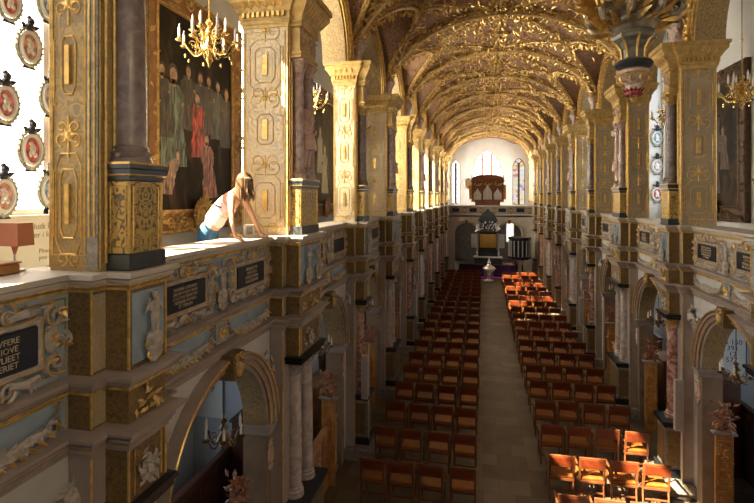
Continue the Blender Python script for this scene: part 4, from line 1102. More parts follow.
# ================================================================ heraldic shields
def shield_mat(i):
    cols = [(.55,.12,.10),(.30,.42,.55),(.62,.30,.22),(.58,.48,.46),(.50,.16,.18)]
    return plain('shield enamel %d' % i, cols[i % 5], .35, 0, .7, 16)
M['enamel'] = [shield_mat(i) for i in range(5)]
M['crest'] = plain('black crest', (.02,.02,.03), .45, 0, .3, 9); M['wreath'] = plain('painted laurel wreath', (.34,.33,.25), .5, 0, .7, 22)
def shield_b(i):
    def b(name):
        e = empty(name)
        m = MB(); n = 22
        for k in range(n):
            a = 2*PI*k/n; m.leaf((.012,.115*cos(a),.18*sin(a)), (.02,.185*cos(a+.14),.245*sin(a+.14)), (1,0,0), .04, .3)
        m.tube([(.012,.155*cos(2*PI*t/24),.215*sin(2*PI*t/24)) for t in range(25)], .022, 5)
        m.build('laurel_wreath', M['wreath'], e)
        m = MB(); m.tube([(.03,.115*cos(2*PI*t/24),.165*sin(2*PI*t/24)) for t in range(25)], .022, 6); m.build('oval_rim', M['white'], e)
        m = MB(); m.ell((.02,0,0),(.018,.10,.15), n=20, m=8); m.build('coat_of_arms', M['enamel'][i % 5], e)
        m = MB(); m.ell((.04,.0,.01),(.012,.04,.06)); m.ell((.04,.03,-.06),(.012,.03,.03)); m.ell((.04,-.03,-.05),(.01,.025,.04)); m.ell((.04,-.025,.07),(.01,.03,.025)); m.build('charge', M['silver'], e)
        m = MB(); m.ell((.025,0,.225),(.03,.055,.05)); m.ell((.025,.015,.29),(.03,.045,.05)); m.ell((.02,.0,.33),(.02,.03,.03)); m.prism([(-.09,-.25),(.09,-.25),(.05,-.2),(-.05,-.2)], 0, .0, .02)
        for sg in (-1,1): m.leaf((.02,sg*.03,.21),(.02,sg*.13,.26),(1,0,0),.03,.3)
        m.build('crest', M['crest'], e)
        return e
    return b
def shields(side, spots, q, words):
    for i, (y, z, s) in enumerate(spots):
        loc, rz = at(side, y, z, q)
        o = inst(('sh', i % 5), shield_b(i), 'heraldic_shield', words % ORD[i+1], 'coat of arms', 'oval coats of arms on the gallery walls', loc, rz); o.scale = (1, s, s)
def px2y(px, Xw):     # where a sight line at this column meets the plane x = Xw
    d = 507*Xw/(px-483); return (d+.209*Xw)/.978, d
def wall_spots(lst, Xw):
    out = []
    for px, py, s in lst:
        y, d = px2y(px, Xw); out.append((y, CAMZ-(py-197)*d/496, s))
    return out
shields('left', wall_spots([(8,2,.8),(47,4,.8),(28,47,.86),(49,98,.8),(4,103,.86),(30,150,.86),(48,190,.8),(2,196,.86)], -4.38), QO-.02, 'oval coat of arms with wreath and crest above the table lamp, %s from the top')
def shields_cross(spots, yw, words):
    for i, (px, py, sc) in enumerate(spots):
        t = (px-377)/496; c_, s_ = cos(R(12.06)), sin(R(12.06))     # ray meets the plane y = yw
        dx, dy = s_*-1 + t*c_, c_ + t*s_; k = yw/dy
        o = inst('sh', None, 'heraldic_shield', words % ORD[i+1], 'coat of arms', 'oval coats of arms on the gallery walls', (dx*k, yw, CAMZ-(py-197)*k/496), -PI/2) if 'sh' in CACHE else inst(('sh', i % 5), shield_b(i), 'heraldic_shield', words % ORD[i+1], 'coat of arms', 'oval coats of arms on the gallery walls', (dx*k, yw, CAMZ-(py-197)*k/496), -PI/2)
        o.scale = (1, sc, sc)
shields_cross([(669,122,1.12),(657,138,1.12),(669,150,1.12),(657,166,1.12),(669,178,1.12),(657,194,1.12)], 16.74, 'oval coat of arms in the bright gap nearest the black painting, %s from the top')
shields_cross([(597,148,1.3),(604,157,1.3),(597,170,1.3),(604,181,1.3),(597,194,1.3)], 24.39, 'small oval coat of arms in the narrower bright gap facing the woman, %s from top')
# notice on the white wall
y, d = px2y(40, -4.36)
nt_ = MB(); loc, rz = at('left', y, 5.36, QO); nt_.box(.0, .02, -.75, .42, -.5, .26); no_ = nt_.build('wall_notice', plain('cream notice board', (.80,.74,.58), .7, 0, .04, 3), None, False); no_.location = loc; no_.rotation_euler = (0,0,rz)
tag(no_, 'cream wall notice with grey lettering beside the table lamp', 'notice')
text_obj('Husk De\n    er i kirke', .085, plain('grey lettering', (.45,.41,.32), .6), 'lettering', no_, (.024,.06,.10), align='CENTER')
text_obj('Please remember\nyou are in church', .066, M['letter'], 'lettering', no_, (.024,.24,-.14), align='CENTER')
# lamp and box on the ledge
y, d = px2y(15, -3.45)
e = empty('table_lamp', (-3.45, y, 5.245))
m = MB(); m.lathe([(.07,0),(.07,.012),(.02,.02),(.008,.03),(.008,.14),(.006,.2)], n=14); m.build('lamp_base', M['iron'], e)
m = MB(); m.lathe([(.008,.125),(.024,.185),(.02,.19),(.01,.19)], n=10); m.build('lamp_socket', M['terra'], e)
m = MB(); m.prism([(-.105,-.07),(.105,-.07),(.105,.07),(-.105,.07)], 2, .19, .36); 
m.v = [(x*(1 if z < .3 else .92), yv*(1 if z < .3 else .92), z) for x, yv, z in m.v]; m.build('lamp_shade', M['terra'], e, False)
tag(e, 'small table lamp with rectangular terracotta shade standing on the gallery ledge', 'lamp')
y, d = px2y(2, -3.42)
m = MB(); m.cbox(-.10,.10,-.14,.10,0,.07,.008); o = m.build('wooden_box', M['wood'], None, False); o.location = (-3.44, y-.03, 5.242)
k = MB(); k.cbox(-.11,.11,-.15,.11,.07,.085,.004); k.build('lid', M['wood'], o, False)
tag(o, 'small brown wooden box on the ledge in front of the table lamp', 'box')
# small framed picture beside the woman
e = empty('framed_sign', (-3.22, 6.45, 5.243), R(62))
m = MB()
for a in ((-.085,.085,0,.03),(-.085,.085,.14,.17),(-.085,-.055,.03,.14),(.055,.085,.03,.14)): m.cbox(a[0],a[1],-.012,.012,a[2],a[3],.004)
m.build('frame', M['white'], e, False)
m = MB(); m.box(-.056,.056,-.004,.006,.03,.14); m.build('picture', plain('grey print', (.35,.34,.33), .6, 0, .6, 30), e, False)
m = MB(); m.box(-.02,.02,.01,.06,0,.008); m.box(-.02,.02,.008,.016,0,.1); m.build('stand', M['white'], e, False)
tag(e, 'small white framed picture standing on the ledge beside the woman', 'picture')
m = MB(); m.cbox(-.07,.07,-.05,.05,0,.06,.01); o = m.build('yellow_pouch', plain('yellow cloth', (.75,.50,.10), .7), None); o.location = (-3.36, 6.33, 5.242); o.rotation_euler = (0,0,.4)
tag(o, 'small yellow pouch on the ledge between the woman and the framed picture', 'pouch')
k = MB(); k.cbox(-.072,.072,-.052,.0,.045,.063,.006); k.build('flap', M['wood'], o)
# ================================================================ woman
def skin_mesh(name, verts, edges, radii, mat, parent=None, sub=2, root=0):
    me = bpy.data.meshes.new(name); me.from_pydata(verts, edges, []); o = bpy.data.objects.new(name, me); COL.objects.link(o)
    md = o.modifiers.new('skin', 'SKIN'); md.use_smooth_shade = True
    for i, sv in enumerate(me.skin_vertices[0].data):
        r = radii[i]; sv.radius = r if isinstance(r, tuple) else (r, r); sv.use_root = (i == root)
    s = o.modifiers.new('sub', 'SUBSURF'); s.levels = sub; s.render_levels = sub
    me.materials.append(mat)
    n = fix_mesh(o, name, parent)
    if not n.data.materials: n.data.materials.append(mat)
    return n
WO = Vector((-3.72, 6.14, 4.5))
def rel(p): return tuple(Vector(p) - WO)
e = empty('person', WO)
V = []; E = []; RR = []
def add(p, r, link=None):
    V.append(rel(p)); RR.append(r)
    if link is not None: E.append((link, len(V)-1))
    return len(V)-1
pel = add((-3.63,6.14,5.37), (.125,.145))
w1 = add((-3.53,6.12,5.53), (.095,.125), pel); ch = add((-3.37,6.08,5.70), (.10,.14), w1); nb_ = add((-3.23,6.05,5.81), (.065,.085), ch)
nk = add((-3.14,6.035,5.885), .05, nb_); hd = add((-3.08,6.02,5.955), .07, nk); h2 = add((-3.05,6.01,6.02), .088, hd); h3 = add((-3.04,6.01,6.075), .06, h2)
fc = add((-3.0,5.995,5.965), .055, hd)
HANDS = []
for sg, sh, el, wr, pa in ((-1,(-3.19,5.89,5.78),(-3.13,5.79,5.54),(-3.04,5.72,5.305),(-2.985,5.705,5.272)),(1,(-3.17,6.20,5.78),(-3.10,6.31,5.55),(-3.01,6.355,5.305),(-2.965,6.37,5.272))):
    a = add(sh, .052, nb_); b = add(el, .038, a); c = add(wr, .025, b); d_ = add(pa, (.018,.034), c)
    for j in range(4):
        off = (j-1.5)*.02; ln = (.05,.062,.058,.045)[j]
        f1 = add((pa[0]+.035, pa[1]+off, pa[2]-.004), .0095, d_); f2 = add((pa[0]+.035+ln*.55, pa[1]+off*1.1, pa[2]-.022), .0085, f1); add((pa[0]+.035+ln*.75, pa[1]+off*1.1, pa[2]-.05), .0075, f2)
    t1 = add((pa[0]-.0, pa[1]-sg*.035, pa[2]-.006), .0105, d_); add((pa[0]+.03, pa[1]-sg*.05, pa[2]-.012), .009, t1)
for sg in (-1, 1):
    hpj = add((-3.66,6.14+sg*.09,5.27), .095, pel); kn = add((-3.69,6.14+sg*.10,4.96), .062, hpj); an = add((-3.80,6.14+sg*.10,4.58), .038, kn); fo = add((-3.70,6.14+sg*.115,4.53), (.03,.04), an); add((-3.62,6.14+sg*.125,4.522), (.022,.04), fo)
skin_mesh('body', V, E, RR, M['skin'], e, 2, 0)
# face features on the head
m = MB(); hx = Vector(rel((-3.05,6.01,6.0)))
fd = Vector((.72,.62,-.3)).normalized(); up = Vector((-.2,0,1)).normalized(); sd = fd.cross(up).normalized(); up = sd.cross(fd)
m.leaf(hx+fd*.08+up*.01, hx+fd*.115-up*.025, fd, .014, .5)
m.build('nose', M['skin'], e)
m = MB()
for sg in (-1, 1): m.ell(hx+fd*.083+sd*sg*.032+up*.01, (.012,.012,.008), n=8, m=6)
m.build('eye', M['black'], e)
m = MB(); m.tube([hx+fd*.088+sd*s_*.022-up*.05 for s_ in (-1,0,1)], [.004,.007,.004], 5); m.build('mouth', plain('lips', (.5,.18,.16), .5), e)
m = MB()
for sg in (-1, 1): m.ell(hx+sd*sg*.085-up*.01, (.018,.018,.03), n=8, m=6)
m.build('ear', M['skin'], e)
# clothes
def cl(name, pts, rad, edges, mat): return skin_mesh(name, [rel(p) for p in pts], edges, rad, mat, e, 2, 0)
cl('tank_top', [(-3.61,6.135,5.41),(-3.53,6.12,5.53),(-3.45,6.10,5.615),(-3.365,6.08,5.70),(-3.27,6.06,5.765),(-3.22,5.955,5.80),(-3.21,6.145,5.80),(-3.33,6.02,5.62),(-3.31,6.12,5.62)],
   [(.150,.165),(.125,.15),(.115,.148),(.115,.15),(.08,.115),(.036,.045),(.036,.045),.075,.075], [(0,1),(1,2),(2,3),(3,4),(4,5),(4,6),(3,7),(3,8)], M['top'])
cl('denim_shorts', [(-3.575,6.13,5.47),(-3.63,6.14,5.36),(-3.665,6.045,5.27),(-3.69,6.04,5.08),(-3.665,6.235,5.27),(-3.69,6.24,5.08)], [(.125,.15),(.14,.16),.108,.098,.108,.098], [(0,1),(1,2),(2,3),(1,4),(4,5)], M['denim'])
# hair: a cap and long locks falling past the cheek
m = MB(); m.ell(hx + Vector((-.012,-.005,.025)), (.105,.10,.105), n=14, m=10)
rh = random.Random(5)
for i in range(64):
    a = rh.uniform(0, 2*PI); c = Vector((cos(a), sin(a), 0))
    if c.dot(Vector((fd.x, fd.y, 0)).normalized()) > .62: continue
    p0 = hx + Vector((-.01,0,.08)) + c*.04; p1 = hx + c*.10 + Vector((0,0,.03)); p2 = hx + c*.108 + Vector((.0,0,-.07)); ln = rh.uniform(.16,.27)
    p3 = hx + c*(.10+rh.uniform(-.02,.03)) + Vector((.01+rh.uniform(-.02,.03),rh.uniform(-.02,.02),-ln))
    m.tube([p0,p1,p2,(p2+p3)/2+c*.01,p3], [.018,.024,.022,.018,.006], 5)
m.build('hair', M['hair'], e)
m = MB()
for sg in (-1, 1): 
    m.tube([rel((-3.36,6.08+sg*.08,5.815)), rel((-3.26,6.06+sg*.085,5.852)), rel((-3.17,6.05+sg*.09,5.815))], .011, 5)
m.build('shoulder_strap', M['top'], e)
m = MB(); m.tube([rel((-3.50,6.0,5.70)), rel((-3.44,5.955,5.69)), rel((-3.36,5.935,5.66))], [.012,.014,.01], 5); m.build('bra_band', M['black'], e)
for sg in (-1, 1):
    m = MB(); m.ell(rel((-3.70,6.14+sg*.12,4.525)), (.135,.05,.025)); m.ell(rel((-3.77,6.14+sg*.11,4.545)), (.06,.045,.04)); m.build('shoe', M['white'], e)
tag(e, 'woman in pale pink top and denim shorts leaning on the gallery ledge, looking away', 'person')
# ================================================================ lower aisles: pews, boards, speakers
def pew_end(name):
    e = empty(name)
    m = MB(); m.cbox(-.02, .02, -.14, .14, 0, 1.72, .008); m.v = [(y, x, z) for x, y, z in m.v]; m.build('panel', M['oak_sunlit'], e, False)
    g = MB()
    for (a, c) in ((.1,.75),(.85,1.62)):
        for sy in (-1,1): g.tube([(-.10,sy*.024,a),(.10,sy*.024,a),(.10,sy*.024,c),(-.10,sy*.024,c),(-.10,sy*.024,a)], .008, 5)
    g.build('moulding', M['gold_matte'], e)
    g = MB(); t = MB(); foliage(t, -.08,.08,.95,1.55,30,.07,.022,3); foliage(t, -.08,.08,.15,.7,18,.07,.022,5); rosette(t,0,1.25,.07,.022); t.v = [(y,-x,z) for x,y,z in t.v]; g.merge(t, Matrix()); g.merge(t, Matrix.Rotation(PI,4,'Z'))
    g.build('carving', M['oak_sunlit'], e)
    m = MB(); m.cbox(-.19,.19,-.06,.06,1.72,1.77,.012); m.build('cap', M['cornice'], e, False)
    c = MB(); c.ell((0,0,2.0),(.09,.035,.15)); c.ell((0,0,2.2),(.06,.03,.06))
    t = MB(); foliage(t, -.13,.13,1.8,2.22,34,.11,.02,9)
    for sg in (-1,1): spiral(t, sg*.09, 1.87, .07, 1.4, 0, .02, .02, sg); spiral(t, sg*.08, 2.1, .05, 1.3, 0, .02, .016, -sg)
    t.v = [(y,-x,z) for x,y,z in t.v]; c.merge(t, Matrix()); c.merge(t, Matrix.Rotation(PI,4,'Z')); c.build('carved_crest', M['crestw'], e)
    return e
def pew_front(name):
    e = empty(name); w = 1.03
    m = MB(); m.box(-.06, 0, -w, w, 0, 1.12); m.build('board', M['wood'], e, False)
    m = MB(); m.cbox(-.09,.05,-w,w,1.12,1.18,.012); m.cbox(-.07,.04,-w,w,0,.10,.01); m.build('rail', M['wood'], e, False)
    for i in range(4):
        y = -w + 2*w*(i+.5)/4; g = MB()
        g.tube([(.006,y-.2,.2),(.006,y+.2,.2),(.006,y+.2,1.02),(.006,y-.2,1.02),(.006,y-.2,.2)], .016, 5)
        rosette(g, y, .62, .1, .004, 8); foliage(g, y-.12,y+.12,.3,.95,14,.08,.004,i+3); g.build('carved_panel', M['relief_warm'] if i % 2 else M['wood'], e)
    return e
def partition(L, H, mat):
    def b(name):
        e = empty(name)
        m = MB(); m.box(-.05, 0, -L/2, L/2, 0, H); m.build('board', mat, e, False)
        m = MB(); m.cbox(-.08,.04,-L/2,L/2,H,H+.07,.015); m.build('top_rail', mat, e, False)
        n = max(2, int(L/.5))
        for i in range(n):
            y = -L/2+L*(i+.5)/n; g = MB(); a = L/n/2-.05; g.tube([(.006,y-a,.12),(.006,y+a,.12),(.006,y+a,H-.1),(.006,y-a,H-.1),(.006,y-a,.12)], .014, 4); g.build('panel_moulding', mat, e)
        return e
    return b
def cabinet(L, H, D, mat, doors):
    def b(name):
        e = empty(name); m = MB(); m.box(-D, 0, -L/2, L/2, 0, H); m.build('carcass', mat, e, False)
        m = MB(); m.cbox(-D-.03,.04,-L/2-.04,L/2+.04,H,H+.06,.015); m.cbox(-D,.03,-L/2-.02,L/2+.02,0,.1,.01); m.build('cornice', mat, e, False)
        for i in range(doors):
            y = -L/2+L*(i+.5)/doors; a = L/doors/2-.02; g = MB(); g.cbox(0,.025,y-a,y+a,.14,H-.04,.008); d = g.build('door', mat, e, False)
            g = MB(); g.tube([(.028,y-a+.08,.22),(.028,y+a-.08,.22),(.028,y+a-.08,H-.12),(.028,y-a+.08,H-.12),(.028,y-a+.08,.22)], .012, 4); g.ell((.04,y-a+.05,H*.55),.016,n=6,m=5); g.build('knob', M['brass'], d)
        return e
    return b
for side in ('left', 'right'):
    k0 = 1 if side == 'left' else 2
    for n_, k in enumerate(range(k0, 9)):
        yc = (PY(k)+PY(k+1))/2; od = ORD[n_+1]
        loc, rz = at(side, yc+.42, 0, .05)
        inst('pe', pew_end, 'bench_end', 'narrow oak bench end with carved crest in the %s lower arch %s' % (od, SIDEW[side]), 'bench end', 'bench ends in the arches', loc, rz)
        if n_ > 0:
            loc, rz = at(side, yc, 0, .06)
            if not (side == 'right' and n_ == 1):
                inst('pf', pew_front, 'oak_pew', 'low carved oak pew closing the %s lower arch %s' % (od, SIDEW[side]), 'pew', 'low pews in the arches', loc, rz)
        if n_ < 4:
            loc, rz = at(side, yc+1.25, 0, 1.27)
            inst('pt', partition(2.9, 1.45, M['mahog']), 'pew_partition', 'dark panelled pew partition seen through the %s lower arch %s' % (od, SIDEW[side]), 'partition', 'dark pew partitions', loc, rz)
            if n_ % 2 == 0:
                loc, rz = at(side, yc+2.62, 0, .78)
                inst('cabd', cabinet(.42, 1.95, .42, M['mahog'], 1), 'cupboard', 'tall dark mahogany cupboard behind the partition in the %s lower arch %s' % (od, SIDEW[side]), 'cupboard', 'dark cupboards in the aisles', loc, rz)
            else:
                loc, rz = at(side, yc+2.5, 0.0, .85)
                inst('cabo', cabinet(1.0, 1.25, .4, M['wood'], 3), 'cupboard', 'orange-brown oak cupboard seen through the %s lower arch %s' % (od, SIDEW[side]), 'cupboard', 'oak cupboards in the aisles', loc, rz)
    # hymn boards
    for n_, k in enumerate((k0,)):
        yc = (PY(k)+PY(k+1))/2
        xc_ = -4.86 if side == 'left' else 5.2
        b = MB(); b.cbox(0, .03, -.27, .27, -.75, .6, .006); e = b.build('hymn_board', M['white'], None, False); e.location = (xc_, (8.195 if side == 'left' else 11.995), 2.55); e.rotation_euler = (0,0,-PI/2)
        tag(e, 'white hymn number board seen through the first lower arch ' + SIDEW[side], 'board', 'hymn boards')
        f = MB()
        for y in (-.285,.27): f.box(-.0,.04,y,y+.015,-.76,.62)
        f.build('board_edge', M['black'], e, False)
        text_obj('13 150\n 391\n 12\n577', .15, M['black'], 'lettering', e, (.034,0,-.05), spacing=.85)
# column loudspeakers on slim poles
def speaker(name):
    e = empty(name)
    m = MB(); m.lathe([(.15,0),(.15,.02),(.13,.03),(.03,.04),(.018,.06)], n=18); m.build('foot', M['iron'], e)
    m = MB(); m.tube([(0,0,.04),(0,0,2.5)], .016, 8); m.build('pole', M['iron'], e)
    m = MB(); m.cbox(.0,.09,-.075,.075,1.30,2.28,.01); m.v = [(y-.075,-x-.015,z) for x,y,z in m.v]; b = m.build('speaker_box', M['spk'], e, False)
    m = MB(); m.box(-.135,-.015,-.108,-.104,1.34,2.24); m.build('grille', plain('speaker grille', (.36,.33,.31), .8, 0, .1, 60), b, False)
    return e
for i, (x, y, lab) in enumerate(((-2.50, 10.82, "before the first red column on the woman's side"), (3.76, 10.62, 'before the red column below the nearly black painting'), (3.45, 18.6, 'past the first pale column pair facing the woman'), (-2.45, 18.7, 'beside the farther chair rows on the woman\'s side'))):
    o = inst('spk', speaker, 'column_loudspeaker', 'grey column loudspeaker on a slim pole %s' % lab, 'loudspeaker', 'column loudspeakers', (x, y, 0), 0)
# ================================================================ far end: gallery, organ, altar, pulpit, font
GX = .36
w = MB(); n = 20
def end_gallery():
    me = MB(); x0, x1, zt = XL, XR, 4.45
    for (xa, xb, xc) in ((x0, GX, GX-1.63), (GX, x1, GX+1.63)):
        r, zs = .92, 2.85
        for y in (YB, YB+.4):
            vs = []; fs = []
            def quad(*p):
                o = len(vs); vs.extend([(a, y, c) for a, c in p]); fs.append(tuple(range(o, o+len(p))))
            quad((xa,0),(xc-r,0),(xc-r,zs),(xa,zs)); quad((xc+r,0),(xb,0),(xb,zs),(xc+r,zs)); quad((xa,zs),(xc-r,zs),(xc-r,zt),(xa,zt)); quad((xc+r,zs),(xb,zs),(xb,zt),(xc+r,zt))
            for i in range(n):
                a, c = [(xc+r*cos(PI*j/n), zs+r*sin(PI*j/n)) for j in (i, i+1)]; quad(a, (a[0],zt), (c[0],zt), c)
            me.add(vs, fs)
        loop = [(xc+r,0)]+[(xc+r*cos(PI*j/n), zs+r*sin(PI*j/n)) for j in range(n+1)]+[(xc-r,0)]
        for i in range(len(loop)-1):
            a, c = loop[i], loop[i+1]; me.add([(a[0],YB,a[1]),(a[0],YB+.4,a[1]),(c[0],YB+.4,c[1]),(c[0],YB,c[1])],[(0,1,2,3)])
    struct(me, 'wall_front', M['ledge'], fix=False)
    m = MB(); m.box(x0, x1, YB, YE, 4.25, 4.45); struct(m, 'floor', M['floor'])
    m = MB(); m.box(x0, x1, YB, YB+.25, 4.45, 5.05); struct(m, 'wall_front', M['cornice'])
    for z, p in ((4.42,.12),(4.35,.07),(5.0,.06),(5.07,.12)):
        m = MB(); m.cbox(x0+.02, x1-.02, YB-p, YB+.3, z, z+.07, .015); struct(m, T(), M['ledge'])
    for (xc, s_) in ((GX-1.63,'left'), (GX+1.63,'right')):
        e = inst('ga', arch_far, 'chancel_arch', 'round moulded arch under the far gallery %s' % ('beside the pulpit' if s_ == 'right' else 'away from the pulpit'), 'arch', 'arches under the far gallery', (xc, YB, 0), -PI/2)
    for i, x in enumerate((-2.1,-.75,1.45,2.8)):
        m = MB(); m.cbox(x-.28, x+.28, YB-.05, YB-.002, 4.62, 4.92, .01); o = m.build('gallery_tablet', M['black'], None, False)
        f = MB(); f.tube([(x-.3,YB-.03,4.6),(x+.3,YB-.03,4.6),(x+.3,YB-.03,4.94),(x-.3,YB-.03,4.94),(x-.3,YB-.03,4.6)], .03, 5); f.build('tablet_frame', M['relief'], o)
        tag(o, 'black tablet on the far gallery parapet, %s one toward the pulpit side' % ORD[i+1], 'tablet', 'tablets on the far gallery parapet')
    for i, x in enumerate((-2.75,-1.42,-.15,.85,2.12,3.5)):
        m = MB(); m.cbox(x-.08,x+.08,YB-.07,YB-.002,4.5,5.0,.01); o = m.build('gallery_post', M['stone_brown'], None, False); g = MB(); g.ell((x,YB-.08,4.75),(.05,.03,.15)); g.build('carving', M['gold_matte'], o)
        tag(o, 'gilt carved post on the far gallery parapet, %s one toward the pulpit side' % ORD[i+1], 'post', 'posts on the far gallery parapet')
def arch_far(name):
    e = empty(name); r, zs = .92, 2.85
    m = MB(); rows = [[(x, rr*cos(PI*i/24), zs+rr*sin(PI*i/24)) for rr, x in ((r,-.02),(r,.05),(r+.1,.08),(r+.2,.1),(r+.2,0))] for i in range(25)]; m.grid(rows); m.build('archivolt', M['ledge'], e)
    k = MB(); k.prism([(-.07,zs+r-.05),(.07,zs+r-.05),(.12,zs+r+.26),(-.12,zs+r+.26)],0,0,.16); k.build('keystone', M['stone_brown'], e, False)
    return e
end_gallery()
# wall behind the arches, with a stained window
m = MB(); m.box(XL, XR, YE-.1, YE-.05, 0, 4.3); struct(m, 'wall_front', M['jamb'])
ww = MB(); o5 = pointed(2.42,.34,1.7,3.75); ww.tube([(x,YE-.14,z) for x,z in o5]+[(o5[0][0],YE-.14,o5[0][1])], .05, 6); w_ = struct(ww, 'window_60', M['white']); p = MB(); p.prism(o5, 1, YE-.14, YE-.12); p.build('pane', stained('stained chancel glass', 4.4, 3.2, .15), w_, False)
# organ
def organ():
    e = empty('pipe_organ', (GX, 41.2, 4.45)); W = 1.2
    m = MB(); m.cbox(-W*.82, W*.82, -.3, .4, 0, 1.0, .03); m.build('organ_base', M['organw'], e, False)
    m = MB(); m.box(-W, W, .0, .5, 1.0, 2.55)
    for x in (-W+.02,-.42,.42,W-.02): m.cbox(x-.08,x+.08,-.12,.1,1.0,2.55,.02)
    m.cbox(-W-.1,W+.1,-.2,.5,.95,1.08,.03); m.build('organ_case', M['organw'], e, False)
    for xc, ww_, h in ((-.80,.30,.95),(0,.34,1.25),(.80,.30,.95)):
        for i in range(7):
            u = (i-3)/3; hh = h*(1-.40*abs(u)); x = xc+u*ww_*.92; p = MB(); p.lathe([(.012,0),(.042,.12),(.042,hh),(.036,hh)], (x,-.06+.05*abs(u),1.08), 10); p.build('organ_pipe', M['silver'], e)
        g = MB(); foliage(g, -.3,.3,0,.3,14,.14,0,5); g.v = [(xc+y,-.12-x,2.25+z) for x,y,z in g.v]; g.build('pipe_shade', M['gold'], e)
    m = MB(); pr = []
    rows = []
    for p, z in ((.02,2.5),(.12,2.58),(.16,2.66),(.08,2.72),(.10,2.8),(-.1,3.0),(-.5,3.16)):
        a = W+p; rows.append([(-a,-.12-p*.8,z),(a,-.12-p*.8,z),(a,.55,z)])
    m.grid(rows); m.prism([(-W-.1,2.7),(W+.1,2.7),(W*.55,3.14),(-W*.55,3.14)],1,.0,.5); m.build('organ_roof', M['organw'], e, False)
    g = MB()
    for i in range(15): x = -W+2*W*i/14; z = 2.75+.35*(1-abs(i-7)/7.); g.leaf((x,-.15,z-.05),(x,-.17,z+.2),(0,-1,0),.06,.4)
    for sg in (-1,1): g.lathe([(.05,0),(.07,.08),(.02,.2),(.04,.25),(.005,.42)], (sg*(W+.05),-.1,2.75), 8)
    g.build('cresting', M['organw'], e)
    g = MB()
    for sg in (-1,1): g.cbox(sg*.8-.2 if True else 0, sg*.8+.2, -.16,-.13,1.25,2.2,.01) if False else None
    for x in (-W-.12, W+.12): g.cbox(x-.14,x+.14,-.02,.06,1.15,2.35,.02)
    g.build('organ_shutter', plain('orange organ shutter', (.55,.26,.07), .45, 0, .3, 8), e, False)
    tag(e, 'carved wooden pipe organ with crested roof on the far gallery', 'organ')
organ()
# round relief and bust on the end wall
m = MB(); m.ell((0,0,0),(.36,.05,.48), n=20, m=10); o = m.build('wall_medallion', M['stone_brown']); o.location = (-1.33, YE-.03, 7.05); f = MB(); f.tube([(.4*cos(2*PI*t/24),-.03,.52*sin(2*PI*t/24)) for t in range(25)], .06, 6); f.build('medallion_frame', M['silver'], o); tag(o, 'oval medallion on the bright end wall next to the organ', 'medallion')
# altar
def altar():
    e = empty('altar', (GX, 38.3, 0))
    m = MB(); m.cbox(-1.0,1.0,-.35,.45,.30,1.25,.02); m.build('altar_table', M['dark'], e, False)
    m = MB(); m.cbox(-1.15,1.15,-.6,.6,.0,.30,.02); m.build('altar_step', M['speck'], e, False)
    m = MB(); m.cbox(-1.06,1.06,-.40,.45,1.25,1.32,.012); m.build('altar_cloth', M['white'], e, False)
    m = MB(); m.cbox(-.85,.85,.05,.4,1.32,1.75,.02); m.cbox(-.9,.9,.0,.42,1.75,1.86,.02); m.build('predella', M['dark'], e, False)
    m = MB(); m.box(-.68,.68,.12,.32,1.86,3.1); m.build('shrine', M['black'], e, False)
    g = MB(); g.cbox(-.6,.6,.07,.13,1.95,3.0,.02)
    for i in range(7): x = -.52+.173*i; g.tube([(x,.05,2.0),(x,.04,2.7),(x,.06,2.95)], [.05,.06,.03], 8); g.ell((x,.04,2.55),.06,n=6,m=5)
    g.build('gold_relief', M['gold'], e)
    for sg in (-1,1):
        m = MB(); m.cbox(sg*.98-.25, sg*.98+.25,.1,.15,1.95,3.0,.01); m.build('wing_panel', M['silver'], e, False)
        m = MB(); m.lathe([(.09,0),(.07,.1),(.075,1.1),(.10,1.2)], (sg*.72,.02,1.88), 12); m.build('altar_column', M['speck'], e)
        m = MB(); m.lathe([(.14,0),(.05,.08),(.07,.3),(.03,.5),(.07,.55),(.02,.56),(.018,.9)], (sg*.78,-.2,1.32), 10); m.build('candlestick', M['silver'], e)
    m = MB(); m.cbox(-.95,.95,-.02,.4,3.1,3.28,.03); m.cbox(-.62,.62,.05,.35,3.28,3.95,.02); m.cbox(-.72,.72,.0,.38,3.95,4.1,.03); m.build('upper_tier', M['dark'], e, False)
    g = MB(); foliage(g,-.6,.6,3.3,3.95,40,.14,0,4); foliage(g,-.9,-.6,3.3,3.7,14,.2,0,6); foliage(g,.6,.9,3.3,3.7,14,.2,0,7); g.v=[(y,.03-x,z) for x,y,z in g.v]; g.build('silver_carving', M['silver'], e)
    m = MB(); rows=[[(-.65,.0,4.1),(.65,.0,4.1)],[(-.5,.0,4.4),(.5,.0,4.4)],[(-.2,.02,4.7),(.2,.02,4.7)]]; m.grid(rows); m.prism([(-.68,4.1),(.68,4.1),(.5,4.45),(.18,4.75),(-.18,4.75),(-.5,4.45)],1,.02,.3)
    m.ell((0,.1,4.85),.14,n=10,m=7); m.build('pediment', M['dark'], e, False)
    tag(e, 'dark and gold altarpiece with silver wings under the far gallery', 'altar')
altar()
m = MB(); m.box(-1.6,2.2,35.9,37.6,.0,.04); o = m.build('purple_carpet', plain('purple carpet', (.20,.03,.24), .9, 0, .2, 4), None, False); tag(o, 'purple carpet on the floor before the altar', 'carpet')
def rail(x0, x1, y, label):
    e = empty('altar_rail', ((x0+x1)/2, y, 0.04)); w_ = (x1-x0)/2
    m = MB(); m.cbox(-w_,w_,-.08,.08,.72,.82,.015); m.build('hand_rail', M['mahog'], e, False)
    m = MB(); m.cbox(-w_,w_,-.03,.05,.06,.72,.01); m.build('cloth_front', M['purplecloth'], e, False)
    m = MB(); m.cbox(-w_,w_,-.35,-.1,0,.18,.03); m.build('kneeler', M['purplecloth'], e)
    return tag(e, label, 'altar rail')
rail(-1.75,.05,37.3,'dark altar rail with purple cloth on the side without pulpit'); rail(.75,2.3,37.3,'dark altar rail with purple cloth on the pulpit side')
